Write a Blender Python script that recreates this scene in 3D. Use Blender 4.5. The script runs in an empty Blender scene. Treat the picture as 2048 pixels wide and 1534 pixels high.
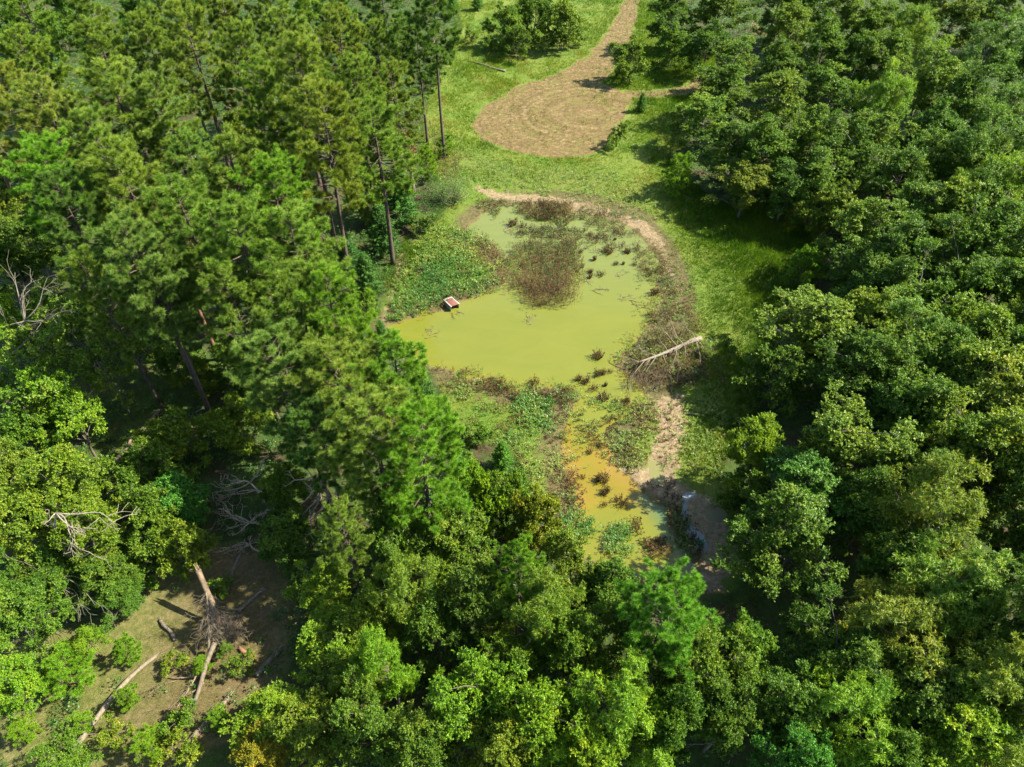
import bpy, math, random
import numpy as np
from mathutils import Vector

# ---------------------------------------------------------------- camera, sky, sun, exposure
scene = bpy.context.scene
FPX, CX, CY, CAMH, PITCH = 1421.0, 1024.0, 767.0, 40.0, math.radians(45)   # lens in pixels of the 2048 px wide photograph
cam_d = bpy.data.cameras.new('camera')
cam_d.sensor_width = 36.0
cam_d.lens = FPX / 2048 * 36
cam_d.clip_start, cam_d.clip_end = 0.5, 3000
cam = bpy.data.objects.new('camera', cam_d)
cam.location = (0, 0, CAMH)
cam.rotation_euler = (math.pi / 2 - PITCH, 0, 0)
scene.collection.objects.link(cam)
scene.camera = cam

SUN_EL, SUN_AZ = math.radians(45), math.radians(84)      # azimuth from +Y towards +X
world = bpy.data.worlds.new('World'); scene.world = world; world.use_nodes = True
wn = world.node_tree.nodes; wl = world.node_tree.links
sky = wn.new('ShaderNodeTexSky'); sky.sky_type = 'NISHITA'; sky.sun_disc = False
sky.sun_elevation = SUN_EL; sky.sun_rotation = SUN_AZ
wl.new(sky.outputs[0], wn['Background'].inputs[0]); wn['Background'].inputs[1].default_value = 0.10
sd_ = bpy.data.lights.new('sun', 'SUN'); sd_.energy = 5.0; sd_.angle = math.radians(0.55); sd_.color = (1.0, 0.93, 0.80)
sun = bpy.data.objects.new('sun', sd_)
sdir = Vector((math.sin(SUN_AZ) * math.cos(SUN_EL), math.cos(SUN_AZ) * math.cos(SUN_EL), math.sin(SUN_EL)))
sun.rotation_euler = sdir.to_track_quat('Z', 'Y').to_euler()
sun.location = sdir * 80
scene.collection.objects.link(sun)
vs = scene.view_settings
vs.view_transform = 'Standard'; vs.look = 'None'; vs.gamma = 1.0; vs.exposure = 1.92
scene.cycles.max_bounces = 6
scene.cycles.diffuse_bounces = 3
scene.cycles.transmission_bounces = 3
scene.cycles.use_adaptive_sampling = True

# ---------------------------------------------------------------- helpers
COL = scene.collection
def P(px, py, z=0.0):
    """where the ray through a photograph pixel meets the level z"""
    u = (px - CX) / FPX; v = (CY - py) / FPX
    c, s = math.cos(PITCH), math.sin(PITCH)
    dy, dz = c + v * s, -s + v * c
    t = (z - CAMH) / dz
    return np.array([u * t, dy * t, z])

class MB:
    def __init__(s): s.V = []; s.T = []; s.Q = []; s.A = []; s.n = 0
    def add(s, V, T=None, Q=None, tint=0.5):
        V = np.asarray(V, dtype=np.float64).reshape(-1, 3)
        if T is not None and len(T): s.T.append(np.asarray(T, dtype=np.int64).reshape(-1, 3) + s.n)
        if Q is not None and len(Q): s.Q.append(np.asarray(Q, dtype=np.int64).reshape(-1, 4) + s.n)
        s.V.append(V)
        s.A.append(np.full(len(V), tint) if np.isscalar(tint) else np.asarray(tint, dtype=np.float64))
        s.n += len(V)
    def mesh(s, name, mat, smooth=False):
        V = np.concatenate(s.V)
        T = np.concatenate(s.T) if s.T else np.zeros((0, 3), int)
        Q = np.concatenate(s.Q) if s.Q else np.zeros((0, 4), int)
        me = bpy.data.meshes.new(name)
        me.vertices.add(len(V)); me.vertices.foreach_set('co', V.astype(np.float32).ravel())
        me.loops.add(T.size + Q.size)
        me.loops.foreach_set('vertex_index', np.concatenate([T.ravel(), Q.ravel()]).astype(np.int32))
        me.polygons.add(len(T) + len(Q))
        st = np.concatenate([np.arange(len(T)) * 3, len(T) * 3 + np.arange(len(Q)) * 4]).astype(np.int32)
        me.polygons.foreach_set('loop_start', st)
        if smooth: me.polygons.foreach_set('use_smooth', np.ones(len(T) + len(Q), dtype=bool))
        a = me.attributes.new('tint', 'FLOAT', 'POINT'); a.data.foreach_set('value', np.concatenate(s.A).astype(np.float32))
        me.materials.append(mat); me.update(calc_edges=True)
        return me

def link(name, me, parent=None, loc=(0, 0, 0), rotz=0, scale=(1, 1, 1)):
    o = bpy.data.objects.new(name, me); COL.objects.link(o)
    o.location = loc; o.rotation_euler = (0, 0, rotz); o.scale = scale
    if parent: o.parent = parent
    return o
def tag(o, label=None, cat=None, group=None, kind=None):
    if label: o['label'] = label
    if cat: o['category'] = cat
    if group: o['group'] = group
    if kind: o['kind'] = kind
    return o

def norm(a): return a / np.maximum(np.linalg.norm(a, axis=-1, keepdims=True), 1e-9)

def tube(mb, pts, rad, ns=6, tint=0.5, cap=True):
    pts = np.asarray(pts, float); rad = np.asarray(rad, float); n = len(pts)
    d = norm(np.gradient(pts, axis=0))
    ref = np.array([0, 0, 1.0]) if abs(d[0, 2]) < 0.8 else np.array([1.0, 0, 0])
    u = norm(np.cross(d, ref)); v = np.cross(d, u)
    a = np.linspace(0, 2 * math.pi, ns, endpoint=False)
    V = pts[:, None] + rad[:, None, None] * (np.cos(a)[None, :, None] * u[:, None] + np.sin(a)[None, :, None] * v[:, None])
    i = np.arange(n - 1)[:, None] * ns; j = np.arange(ns)[None]; k = (j + 1) % ns
    Q = np.stack([i + j, i + k, i + ns + k, i + ns + j], -1).reshape(-1, 4)
    T = None
    V = V.reshape(-1, 3)
    if cap:
        V = np.vstack([V, pts[0], pts[-1]]); c0, c1 = n * ns, n * ns + 1; j = np.arange(ns); k = (j + 1) % ns
        T = np.vstack([np.stack([np.full(ns, c0), k, j], 1), np.stack([np.full(ns, c1), (n - 1) * ns + j, (n - 1) * ns + k], 1)])
    mb.add(V, T, Q, tint)

def curve_pts(a, b, n, bow, rng):
    a = np.asarray(a, float); b = np.asarray(b, float)
    t = np.linspace(0, 1, n)[:, None]; L = np.linalg.norm(b - a)
    off = rng.normal(size=3) * bow * L; off2 = rng.normal(size=3) * bow * .5 * L
    return a + (b - a) * t + off * np.sin(math.pi * t) + off2 * np.sin(2 * math.pi * t)

def leaves(mb, C, bias, L, W, rng, tint, spread=0.8):
    n = len(C)
    nr = norm(bias + rng.normal(size=(n, 3)) * spread)
    u = norm(np.cross(nr, rng.normal(size=(n, 3)))); v = np.cross(nr, u)
    s = rng.uniform(.65, 1.2, (n, 1)); l = u * s * L * .5; w = v * s * W * .5
    fold = nr * s * W * .22
    V = np.stack([C - l, C + w - l * .1 + fold, C + l, C - w - l * .1 + fold], 1).reshape(-1, 3)
    i = np.arange(n)[:, None] * 4
    mb.add(V, None, i + np.arange(4)[None], np.repeat(tint, 4))

# smooth noise made of value noise on a lattice
_ng = np.random.default_rng(5).random((256, 256))
def vnoise(x, y, f):
    x = np.asarray(x) * f + 1000.3; y = np.asarray(y) * f + 1000.7
    xi = np.floor(x).astype(int); yi = np.floor(y).astype(int); fx = x - xi; fy = y - yi
    fx = fx * fx * (3 - 2 * fx); fy = fy * fy * (3 - 2 * fy)
    g = lambda a, b: _ng[a & 255, b & 255]
    return (g(xi, yi) * (1 - fx) + g(xi + 1, yi) * fx) * (1 - fy) + (g(xi, yi + 1) * (1 - fx) + g(xi + 1, yi + 1) * fx) * fy
def fbm(x, y, f): return (vnoise(x, y, f) + .5 * vnoise(x, y, f * 2.1) + .25 * vnoise(x, y, f * 4.3)) / 1.75 - .5

def poly(pix, z=0): return np.array([P(a, b, z)[:2] for a, b in pix])
def sdist(x, y, pl):
    """signed distance to a polygon, negative inside"""
    x = np.asarray(x, float); y = np.asarray(y, float)
    d = np.full(x.shape, 1e9); ins = np.zeros(x.shape, bool)
    for k in range(len(pl)):
        ax, ay = pl[k - 1]; bx, by = pl[k]
        ex, ey = bx - ax, by - ay
        t = np.clip(((x - ax) * ex + (y - ay) * ey) / (ex * ex + ey * ey), 0, 1)
        d = np.minimum(d, np.hypot(x - ax - t * ex, y - ay - t * ey))
        c = ((ay > y) != (by > y)) & (x < ex * (y - ay) / (ey if ey else 1e-9) + ax)
        ins ^= c
    return np.where(ins, -d, d)
def soft(sd, w=.6): return np.clip(.5 - sd / (2 * w), 0, 1)

# ---------------------------------------------------------------- materials
def new_mat(name):
    m = bpy.data.materials.new(name); m.use_nodes = True
    nt = m.node_tree; nt.nodes.clear()
    return m, nt.nodes, nt.links
def N(nodes, t, **kw):
    n = nodes.new(t)
    for k, v in kw.items():
        if k in n.inputs.keys(): n.inputs[k].default_value = v
        else: setattr(n, k, v)
    return n
def ramp(nodes, stops):
    r = nodes.new('ShaderNodeValToRGB'); e = r.color_ramp.elements
    e[0].position, e[0].color = stops[0][0], (*stops[0][1], 1); e[1].position, e[1].color = stops[-1][0], (*stops[-1][1], 1)
    for p, c in stops[1:-1]:
        q = e.new(p); q.color = (*c, 1)
    return r
def mixc(nodes, links, fac, a, b, blend='MIX'):
    m = nodes.new('ShaderNodeMix'); m.data_type = 'RGBA'; m.blend_type = blend
    for s, v in ((m.inputs[0], fac), (m.inputs[6], a), (m.inputs[7], b)):
        if hasattr(v, 'links'): links.new(v, s)
        elif isinstance(v, tuple): s.default_value = (*v, 1)
        else: s.default_value = v
    return m.outputs[2]

def leaf_mat(name, stops, rough=.5, trans=.3, spec=.5, tcol=(1.15, 1.2, .55)):
    m, n, l = new_mat(name)
    at = N(n, 'ShaderNodeAttribute', attribute_name='tint')
    oi = N(n, 'ShaderNodeObjectInfo')
    r = ramp(n, stops); l.new(at.outputs['Fac'], r.inputs[0])
    c = mixc(n, l, 1.0, r.outputs[0], oi.outputs['Color'], 'MULTIPLY')
    p = N(n, 'ShaderNodeBsdfPrincipled', Roughness=rough)
    p.inputs['Specular IOR Level'].default_value = spec
    l.new(c, p.inputs['Base Color'])
    t = N(n, 'ShaderNodeBsdfTranslucent')
    l.new(mixc(n, l, 1.0, c, tcol, 'MULTIPLY'), t.inputs[0])
    mx = N(n, 'ShaderNodeMixShader'); mx.inputs[0].default_value = trans
    l.new(p.outputs[0], mx.inputs[1]); l.new(t.outputs[0], mx.inputs[2])
    o = N(n, 'ShaderNodeOutputMaterial'); l.new(mx.outputs[0], o.inputs[0])
    return m
def bark_mat(name, a, b, scale=6):
    m, n, l = new_mat(name)
    tc = N(n, 'ShaderNodeTexCoord'); mp = N(n, 'ShaderNodeMapping'); mp.inputs['Scale'].default_value = (1, 1, .3)
    l.new(tc.outputs['Object'], mp.inputs[0])
    no = N(n, 'ShaderNodeTexNoise', Scale=scale, Detail=6.0, Roughness=.7); l.new(mp.outputs[0], no.inputs['Vector'])
    r = ramp(n, [(.32, a), (.68, b)]); l.new(no.outputs[0], r.inputs[0])
    oi = N(n, 'ShaderNodeObjectInfo')
    p = N(n, 'ShaderNodeBsdfPrincipled', Roughness=.85); l.new(mixc(n, l, 1.0, r.outputs[0], oi.outputs['Color'], 'MULTIPLY'), p.inputs['Base Color'])
    bu = N(n, 'ShaderNodeBump', Strength=.6, Distance=.05); l.new(no.outputs[0], bu.inputs['Height']); l.new(bu.outputs[0], p.inputs['Normal'])
    o = N(n, 'ShaderNodeOutputMaterial'); l.new(p.outputs[0], o.inputs[0])
    return m

M_BROAD = leaf_mat('broad_leaf', [(0, (.040, .094, .006)), (.5, (.092, .175, .008)), (.85, (.170, .240, .014)), (1, (.25, .26, .035))], .55, .36, .3)
M_PINE = leaf_mat('pine_needle', [(0, (.034, .085, .007)), (.42, (.096, .185, .016)), (1, (.25, .33, .045))], .55, .35, .25)
M_CEDAR = leaf_mat('cedar_leaf', [(0, (.022, .085, .006)), (1, (.075, .18, .012))], .6, .2, .3)
M_GRASS = leaf_mat('grass_blade', [(0, (.034, .086, .003)), (.45, (.082, .160, .004)), (.8, (.145, .190, .009)), (1, (.20, .155, .05))], .7, .35, .1)
M_WEED = leaf_mat('weed_leaf', [(0, (.024, .095, .011)), (.35, (.052, .145, .012)), (.6, (.10, .175, .016)), (1, (.22, .25, .04))], .5, .3, .4)
M_BROWN = leaf_mat('brown_weed', [(0, (.028, .018, .007)), (.45, (.074, .050, .019)), (.75, (.128, .084, .034)), (1, (.10, .11, .025))], .75, .2, .1, (1, .95, .8))
M_UNDER = leaf_mat('undergrowth_leaf', [(0, (.012, .050, .007)), (.6, (.035, .105, .010)), (1, (.10, .16, .018))], .5, .3, .4)
M_PBARK = bark_mat('pine_bark', (0.0273, 0.0179, 0.0125), (0.0936, 0.0640, 0.0437))
M_BBARK = bark_mat('grey_bark', (.05, .038, .028), (.16, .13, .10))
M_DEAD = bark_mat('dead_wood', (.046, .036, .022), (.175, .145, .098))
M_PALE = bark_mat('bleached_wood', (.10, .083, .055), (.26, .225, .165))
M_ORANGE = bark_mat('peeled_wood', (0.1092, 0.0429, 0.0156), (0.2106, 0.1014, 0.0468))

# ---------------------------------------------------------------- terrain regions, traced on the ground
POND = poly([(945, 445), (965, 425), (1010, 412), (1080, 418), (1150, 422), (1230, 445), (1290, 485), (1318, 540), (1322, 600), (1305, 650), (1262, 690),
             (1238, 735), (1275, 770), (1290, 800), (1240, 835), (1205, 870), (1215, 905), (1225, 935), (1262, 955), (1290, 972), (1310, 1005), (1345, 1020), (1362, 1060), (1388, 1095),
             (1395, 1130), (1385, 1155), (1330, 1160), (1250, 1145), (1190, 1125), (1145, 1105), (1138, 1070), (1150, 1030), (1150, 990), (1140, 950), (1130, 900), (1130, 860), (1150, 820),
             (1165, 785), (1120, 775), (1040, 778), (980, 762), (920, 745), (860, 728), (800, 715), (770, 680), (778, 645), (850, 628), (885, 618), (925, 600),
             (1000, 578), (1020, 560), (1018, 530), (1000, 500), (985, 480), (950, 470)], -.1)
ISLE = poly([(1040, 500), (1075, 488), (1140, 500), (1160, 530), (1150, 575), (1110, 600), (1060, 600), (1035, 570), (1030, 530)], 0)
DIRT = poly([(943, 250), (950, 232), (975, 206), (1020, 182), (1060, 168), (1110, 150), (1165, 118), (1200, 85), (1222, 50), (1240, 10), (1252, -40), (1287, -40), (1280, 15),
             (1272, 60), (1245, 105), (1222, 150), (1205, 168), (1230, 178), (1262, 190), (1262, 215), (1245, 258), (1215, 298), (1170, 316), (1100, 318), (1020, 306), (965, 284)])
TRACK = poly([(1235, 180), (1300, 184), (1370, 172), (1400, 150), (1425, 160), (1385, 190), (1310, 200), (1255, 198)])
TRACK2 = poly([(1500, 40), (1530, 60), (1545, 78), (1500, 70)])
SAND = poly([(945, 362), (965, 372), (1010, 384), (1080, 388), (1150, 396), (1220, 415), (1290, 438), (1325, 470), (1345, 520), (1370, 580), (1362, 600), (1335, 560), (1315, 500),
             (1270, 460), (1200, 432), (1120, 412), (1040, 405), (985, 400), (950, 385)])
MUD = poly([(1310, 795), (1365, 790), (1372, 860), (1355, 930), (1350, 960), (1400, 985), (1440, 1010), (1470, 1060), (1468, 1130), (1440, 1180), (1405, 1180), (1400, 1110), (1370, 1050),
            (1350, 1010), (1300, 985), (1250, 950), (1235, 925), (1290, 935), (1305, 900), (1315, 850)])
SHRUBSIDE = poly([(795, 500), (820, 500), (818, 540), (800, 560), (770, 645), (755, 650), (785, 570)])
BLEAK = poly([(0, 1290), (60, 1270), (200, 1250), (270, 1180), (420, 1090), (560, 1100), (590, 1240), (560, 1380), (480, 1480), (330, 1540), (0, 1600)])
OPEN = poly([(905, -60), (925, 60), (905, 110), (870, 165), (850, 240), (858, 330), (905, 395), (880, 440), (830, 480), (790, 560), (745, 655), (850, 720), (890, 800), (930, 870),
             (1020, 900), (1060, 960), (1080, 1030), (1130, 1090), (1250, 1180), (1390, 1200), (1470, 1180), (1500, 1100), (1480, 1000), (1420, 940), (1470, 850), (1480, 760), (1500, 690), (1560, 620),
             (1620, 540), (1620, 450), (1540, 420), (1440, 420), (1380, 380), (1330, 330), (1350, 250), (1420, 190), (1430, 120), (1370, 100), (1310, 110), (1330, 30), (1320, -60)])
CLEAR2 = poly([(60, 770), (180, 740), (330, 700), (420, 760), (430, 850), (330, 930), (240, 1010), (180, 960), (120, 880)])
EASTM = poly([(1290, 440), (1350, 470), (1400, 560), (1440, 660), (1440, 770), (1340, 800), (1280, 700), (1320, 600)])
NORTHM = poly([(862, 250), (900, 290), (960, 305), (1050, 328), (1200, 335), (1290, 372), (1340, 440), (1300, 450), (1200, 420), (1100, 395), (960, 372), (900, 390), (870, 330)])
CIRC = P(1105, 250)
WATER_Z = -0.12

def ground_z0(x, y):
    sp = sdist(x, y, POND) + fbm(x, y, .55) * 1.6
    z = WATER_Z + .10 * np.tanh(sp / 1.6) + .16 * np.clip(sp - .8, 0, 5) / 5
    z = np.where(sp < 0, WATER_Z + .35 * np.tanh(sp / 2.2), z)
    isl = soft(sdist(x, y, ISLE) + fbm(x, y, .9), .9)
    z = z * (1 - isl) + isl * (WATER_Z + .05)
    z = z + fbm(x, y, .12) * .35 * np.clip(sp / 8, 0, 1) + fbm(x, y, 1.1) * .04
    return z

PUD = [poly(q) for q in ([(1372, 990), (1385, 985), (1396, 995), (1400, 1020), (1398, 1050), (1412, 1080), (1408, 1095), (1395, 1085), (1380, 1060), (1374, 1030)],
       [(1302, 925), (1314, 922), (1322, 940), (1324, 962), (1312, 962), (1300, 945)], [(1418, 1020), (1440, 1018), (1448, 1030), (1436, 1040), (1420, 1034)])]
PUDZ = [float(np.mean(ground_z0(q[:, 0], q[:, 1]))) - .05 for q in PUD]
def ground_z(x, y):
    z = ground_z0(x, y)
    for q, lv in zip(PUD, PUDZ):
        sd = sdist(x, y, q) - .22 + fbm(x, y, 2.0) * .4
        z = np.where(sd < 1.2, lv + .07 * np.tanh(sd / .5) + (z - lv) * np.clip(sd / 1.2, 0, 1), z)
    return z

def axis(lo, hi, step, flo, fhi):
    a = np.arange(lo, hi + step * .5, step)
    l = lo - np.cumsum(step * 1.25 ** np.arange(1, 200)); l = l[l > flo]; l = np.append(l, flo)[::-1]
    h = hi + np.cumsum(step * 1.25 ** np.arange(1, 200)); h = h[h < fhi]; h = np.append(h, fhi)
    return np.concatenate([l, a, h])
gx = axis(-46, 46, .27, -900, 900); gy = axis(10, 150, .27, -900, 1500)
GX, GY = np.meshgrid(gx, gy)
gxf, gyf = GX.ravel(), GY.ravel()
gz = ground_z(gxf, gyf)
nx, ny = len(gx), len(gy)
mb = MB()
i = (np.arange(ny - 1)[:, None] * nx + np.arange(nx - 1)[None]).ravel()
mb.add(np.stack([gxf, gyf, gz], 1), None, np.stack([i, i + 1, i + nx + 1, i + nx], 1))

def ground_mat():
    m, n, l = new_mat('ground_soil')
    tc = N(n, 'ShaderNodeTexCoord'); ob = tc.outputs['Object']
    def noise(s, d=5.0, r=.6, dist=0.0):
        q = N(n, 'ShaderNodeTexNoise', Scale=s, Detail=d, Roughness=r, Distortion=dist); l.new(ob, q.inputs['Vector']); return q.outputs[0]
    def mask(name, w=.45):
        a = N(n, 'ShaderNodeAttribute', attribute_name=name)
        s = N(n, 'ShaderNodeMath', operation='SUBTRACT'); l.new(nz, s.inputs[0]); s.inputs[1].default_value = .5
        k = N(n, 'ShaderNodeMath', operation='MULTIPLY_ADD'); l.new(s.outputs[0], k.inputs[0]); k.inputs[1].default_value = w * 2; l.new(a.outputs['Fac'], k.inputs[2])
        mr = N(n, 'ShaderNodeMapRange'); l.new(k.outputs[0], mr.inputs[0]); mr.inputs[1].default_value = .4; mr.inputs[2].default_value = .6
        return mr.outputs[0]
    nz = noise(1.3, 8.0, .75)
    f1 = ramp(n, [(.3, (0.0172, 0.0109, 0.0055)), (.5, (0.0468, 0.0289, 0.0156)), (.7, (0.0936, 0.0585, 0.0328))]); l.new(noise(3.5, 8.0, .8), f1.inputs[0])
    g0 = ramp(n, [(.35, (.018, .04, .006)), (.65, (.05, .08, .012))]); l.new(noise(2.2, 6.0, .7), g0.inputs[0])
    fm = ramp(n, [(.36, (0, 0, 0)), (.52, (1, 1, 1))]); l.new(noise(.35, 6.0, .7), fm.inputs[0])
    col = mixc(n, l, fm.outputs[0], f1.outputs[0], g0.outputs[0])
    g1 = ramp(n, [(.3, (.04, .075, .008)), (.5, (.085, .13, .012)), (.72, (.15, .16, .03))]); l.new(noise(1.6, 8.0, .75), g1.inputs[0])
    g2 = ramp(n, [(.35, (.04, .09, .007)), (.65, (.12, .13, .022))]); l.new(noise(.16, 4.0, .6), g2.inputs[0])
    gr = mixc(n, l, .5, g1.outputs[0], g2.outputs[0])
    mu = ramp(n, [(.32, (0.0351, 0.0328, 0.0109)), (.5, (0.0741, 0.0640, 0.0234)), (.68, (0.1326, 0.1092, 0.0468))]); l.new(noise(2.8, 9.0, .8), mu.inputs[0])
    gr = mixc(n, l, mask('m_marsh', .5), gr, mu.outputs[0])
    col = mixc(n, l, mask('m_open', .3), col, gr)
    b1 = ramp(n, [(.3, (.035, .052, .010)), (.48, (.085, .092, .022)), (.7, (.19, .150, .070))]); l.new(noise(2.6, 9.0, .8), b1.inputs[0])
    b2 = ramp(n, [(.4, (0.0468, 0.0234, 0.0133)), (.62, (0.1404, 0.0858, 0.0507))]); l.new(noise(4.5, 8.0, .8), b2.inputs[0])
    bm = N(n, 'ShaderNodeAttribute', attribute_name='m_red')
    col = mixc(n, l, mask('m_bleak', .35), col, mixc(n, l, bm.outputs['Fac'], b1.outputs[0], b2.outputs[0]))
    s1 = ramp(n, [(.3, (.085, .060, .030)), (.5, (.175, .130, .070)), (.7, (.31, .245, .15))]); l.new(noise(3.0, 9.0, .8), s1.inputs[0])
    col = mixc(n, l, mask('m_sand', .75), col, s1.outputs[0])
    # raked dirt circle: arcs run round its middle
    sp = N(n, 'ShaderNodeVectorMath', operation='SUBTRACT'); l.new(ob, sp.inputs[0]); sp.inputs[1].default_value = tuple(CIRC + np.array([5, 3, 0]))
    sc = N(n, 'ShaderNodeVectorMath', operation='MULTIPLY'); l.new(sp.outputs[0], sc.inputs[0]); sc.inputs[1].default_value = (.85, .95, 0)
    ln = N(n, 'ShaderNodeVectorMath', operation='LENGTH'); l.new(sc.outputs[0], ln.inputs[0])
    w0 = N(n, 'ShaderNodeMath', operation='MULTIPLY_ADD'); l.new(noise(.5, 5.0, .6), w0.inputs[0]); w0.inputs[1].default_value = 1.6; l.new(ln.outputs['Value'], w0.inputs[2])
    w1 = N(n, 'ShaderNodeTexNoise', noise_dimensions='1D', Scale=.95, Detail=3.0, Roughness=.6); l.new(w0.outputs[0], w1.inputs['W'])
    fa = N(n, 'ShaderNodeMapRange'); l.new(ln.outputs['Value'], fa.inputs[0]); fa.inputs[1].default_value = 9; fa.inputs[2].default_value = 15; fa.inputs[3].default_value = .62; fa.inputs[4].default_value = 1.0
    fn = N(n, 'ShaderNodeMapRange'); l.new(noise(.14, 3.0, .6), fn.inputs[0]); fn.inputs[1].default_value = .40; fn.inputs[2].default_value = .60; fn.inputs[3].default_value = 0; fn.inputs[4].default_value = 1
    fx = N(n, 'ShaderNodeMath', operation='MAXIMUM'); l.new(fa.outputs[0], fx.inputs[0]); l.new(fn.outputs[0], fx.inputs[1])
    w2 = mixc(n, l, fx.outputs[0], w1.outputs[0], noise(2.4, 12.0, .72))
    d1 = ramp(n, [(.33, (.050, .033, .011)), (.45, (.086, .060, .020)), (.55, (.125, .090, .035)), (.70, (.25, .19, .10))]); l.new(w2, d1.inputs[0])
    dg = ramp(n, [(.52, (0, 0, 0)), (.66, (.75, .75, .75))]); l.new(noise(.45, 7.0, .75), dg.inputs[0])
    d2 = mixc(n, l, dg.outputs[0], d1.outputs[0], (.10, .105, .02))
    col = mixc(n, l, mask('m_dirt', .8), col, d2)
    we = N(n, 'ShaderNodeAttribute', attribute_name='m_wet')
    col = mixc(n, l, we.outputs['Fac'], col, mixc(n, l, noise(1.5, 6.0, .7), (0.1092, 0.0897, 0.0234), (0.1872, 0.1482, 0.0546)))
    p = N(n, 'ShaderNodeBsdfPrincipled', Roughness=.92); l.new(col, p.inputs['Base Color']); p.inputs['Specular IOR Level'].default_value = .2
    bu = N(n, 'ShaderNodeBump', Strength=.9, Distance=.12); l.new(noise(2.5, 10.0, .85), bu.inputs['Height']); l.new(bu.outputs[0], p.inputs['Normal'])
    o = N(n, 'ShaderNodeOutputMaterial'); l.new(p.outputs[0], o.inputs[0])
    return m
gme = mb.mesh('ground', ground_mat(), True)
def attr(me, name, val):
    a = me.attributes.new(name, 'FLOAT', 'POINT'); a.data.foreach_set('value', np.asarray(val, dtype=np.float32))
attr(gme, 'm_open', np.maximum(soft(sdist(gxf, gyf, OPEN), 1.2), .45 * soft(sdist(gxf, gyf, CLEAR2), 1.5)))
attr(gme, 'm_dirt', np.maximum(soft(sdist(gxf, gyf, DIRT) + .2 + fbm(gxf, gyf, .5) * 1.6, .8), .75 * np.maximum(soft(sdist(gxf, gyf, TRACK), .9), soft(sdist(gxf, gyf, TRACK2), 1))))
attr(gme, 'm_marsh', .85 * soft(sdist(gxf, gyf, POND) - 2.2, 2.0) + .3 * soft(sdist(gxf, gyf, EASTM), 1.5) + .42 * soft(sdist(gxf, gyf, NORTHM), 1.5))
attr(gme, 'm_sand', np.maximum(np.maximum(.72 * soft(sdist(gxf, gyf, SAND), .9), .95 * soft(sdist(gxf, gyf, MUD), .9)), .7 * soft(sdist(gxf, gyf, SHRUBSIDE), .4)))
attr(gme, 'm_bleak', np.maximum(soft(sdist(gxf, gyf, BLEAK), 1.5), .25 * soft(sdist(gxf, gyf, CLEAR2), 1.5)))
attr(gme, 'm_red', .6 * np.clip((gxf - P(250, 1300)[0]) / 4, 0, 1) * soft(sdist(gxf, gyf, BLEAK), 1.5))
attr(gme, 'm_wet', np.clip((.03 + WATER_Z - gz) / .06, 0, 1) * soft(sdist(gxf, gyf, POND) - 1.2, .8))
ground = tag(link('ground', gme), kind='structure')

# water: murky green, more orange where the south arm is shallow
def water_mat():
    m, n, l = new_mat('murky_water')
    tc = N(n, 'ShaderNodeTexCoord'); ob = tc.outputs['Object']
    a = N(n, 'ShaderNodeAttribute', attribute_name='shallow'); no = N(n, 'ShaderNodeTexNoise', Scale=.55, Detail=4.0, Roughness=.6, Distortion=.6); l.new(ob, no.inputs['Vector'])
    s = N(n, 'ShaderNodeMath', operation='MULTIPLY_ADD'); l.new(no.outputs[0], s.inputs[0]); s.inputs[1].default_value = .5; l.new(a.outputs['Fac'], s.inputs[2])
    r = ramp(n, [(.25, (.104, .116, .016)), (.6, (.114, .114, .013)), (.88, (.142, .106, .012)), (1.0, (.160, .108, .022))]); l.new(s.outputs[0], r.inputs[0])
    g = N(n, 'ShaderNodeAttribute', attribute_name='green')
    mp = N(n, 'ShaderNodeMapping'); mp.inputs['Scale'].default_value = (.35, 1.0, 1); mp.inputs['Rotation'].default_value = (0, 0, .5); l.new(ob, mp.inputs[0])
    b = N(n, 'ShaderNodeTexNoise', Scale=.5, Detail=7.0, Roughness=.65, Distortion=1.2); l.new(mp.outputs[0], b.inputs['Vector'])
    br = ramp(n, [(.30, (.92, .95, .97)), (.52, (1, 1, 1)), (.72, (1.07, 1.05, 1.1))]); l.new(b.outputs[0], br.inputs[0])
    c0 = mixc(n, l, g.outputs['Fac'], r.outputs[0], (.100, .122, .034))
    te = N(n, 'ShaderNodeAttribute', attribute_name='teal_shade'); c0 = mixc(n, l, te.outputs['Fac'], c0, (.050, .092, .040))  # arm's right end: greener water, with its sky-reflecting shade painted into the colour
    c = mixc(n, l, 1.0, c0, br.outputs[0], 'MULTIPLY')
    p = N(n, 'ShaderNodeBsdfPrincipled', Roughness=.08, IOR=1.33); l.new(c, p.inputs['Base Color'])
    w = N(n, 'ShaderNodeTexNoise', Scale=3.0, Detail=3.0); l.new(ob, w.inputs['Vector'])
    bu = N(n, 'ShaderNodeBump', Strength=.08, Distance=.02); l.new(w.outputs[0], bu.inputs['Height']); l.new(bu.outputs[0], p.inputs['Normal'])
    o = N(n, 'ShaderNodeOutputMaterial'); l.new(p.outputs[0], o.inputs[0])
    return m
M_WATER = water_mat()
lo = POND.min(0) - 2; hi = POND.max(0) + 2
wx = np.arange(lo[0], hi[0], .4); wy = np.arange(lo[1], hi[1], .4); WX, WY = np.meshgrid(wx, wy)
xf, yf = WX.ravel(), WY.ravel(); sdw = sdist(xf, yf, POND)
q = (np.arange(len(wy) - 1)[:, None] * len(wx) + np.arange(len(wx) - 1)[None]).ravel()
q = q[sdw[q] < 1.9]
mb = MB(); mb.add(np.stack([xf, yf, np.full(xf.shape, WATER_Z)], 1), None, np.stack([q, q + 1, q + len(wx) + 1, q + len(wx)], 1))
wme = mb.mesh('water', M_WATER)
yarm = P(1180, 830)[1]
arm = np.clip((yarm - yf) / 3.5, 0, 1) * (1 - .8 * np.clip((P(1180, 1000)[1] - yf) / 2.5, 0, 1)) * (1 - .9 * np.clip((xf - P(1300, 1010)[0]) / 2, 0, 1))
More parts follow.
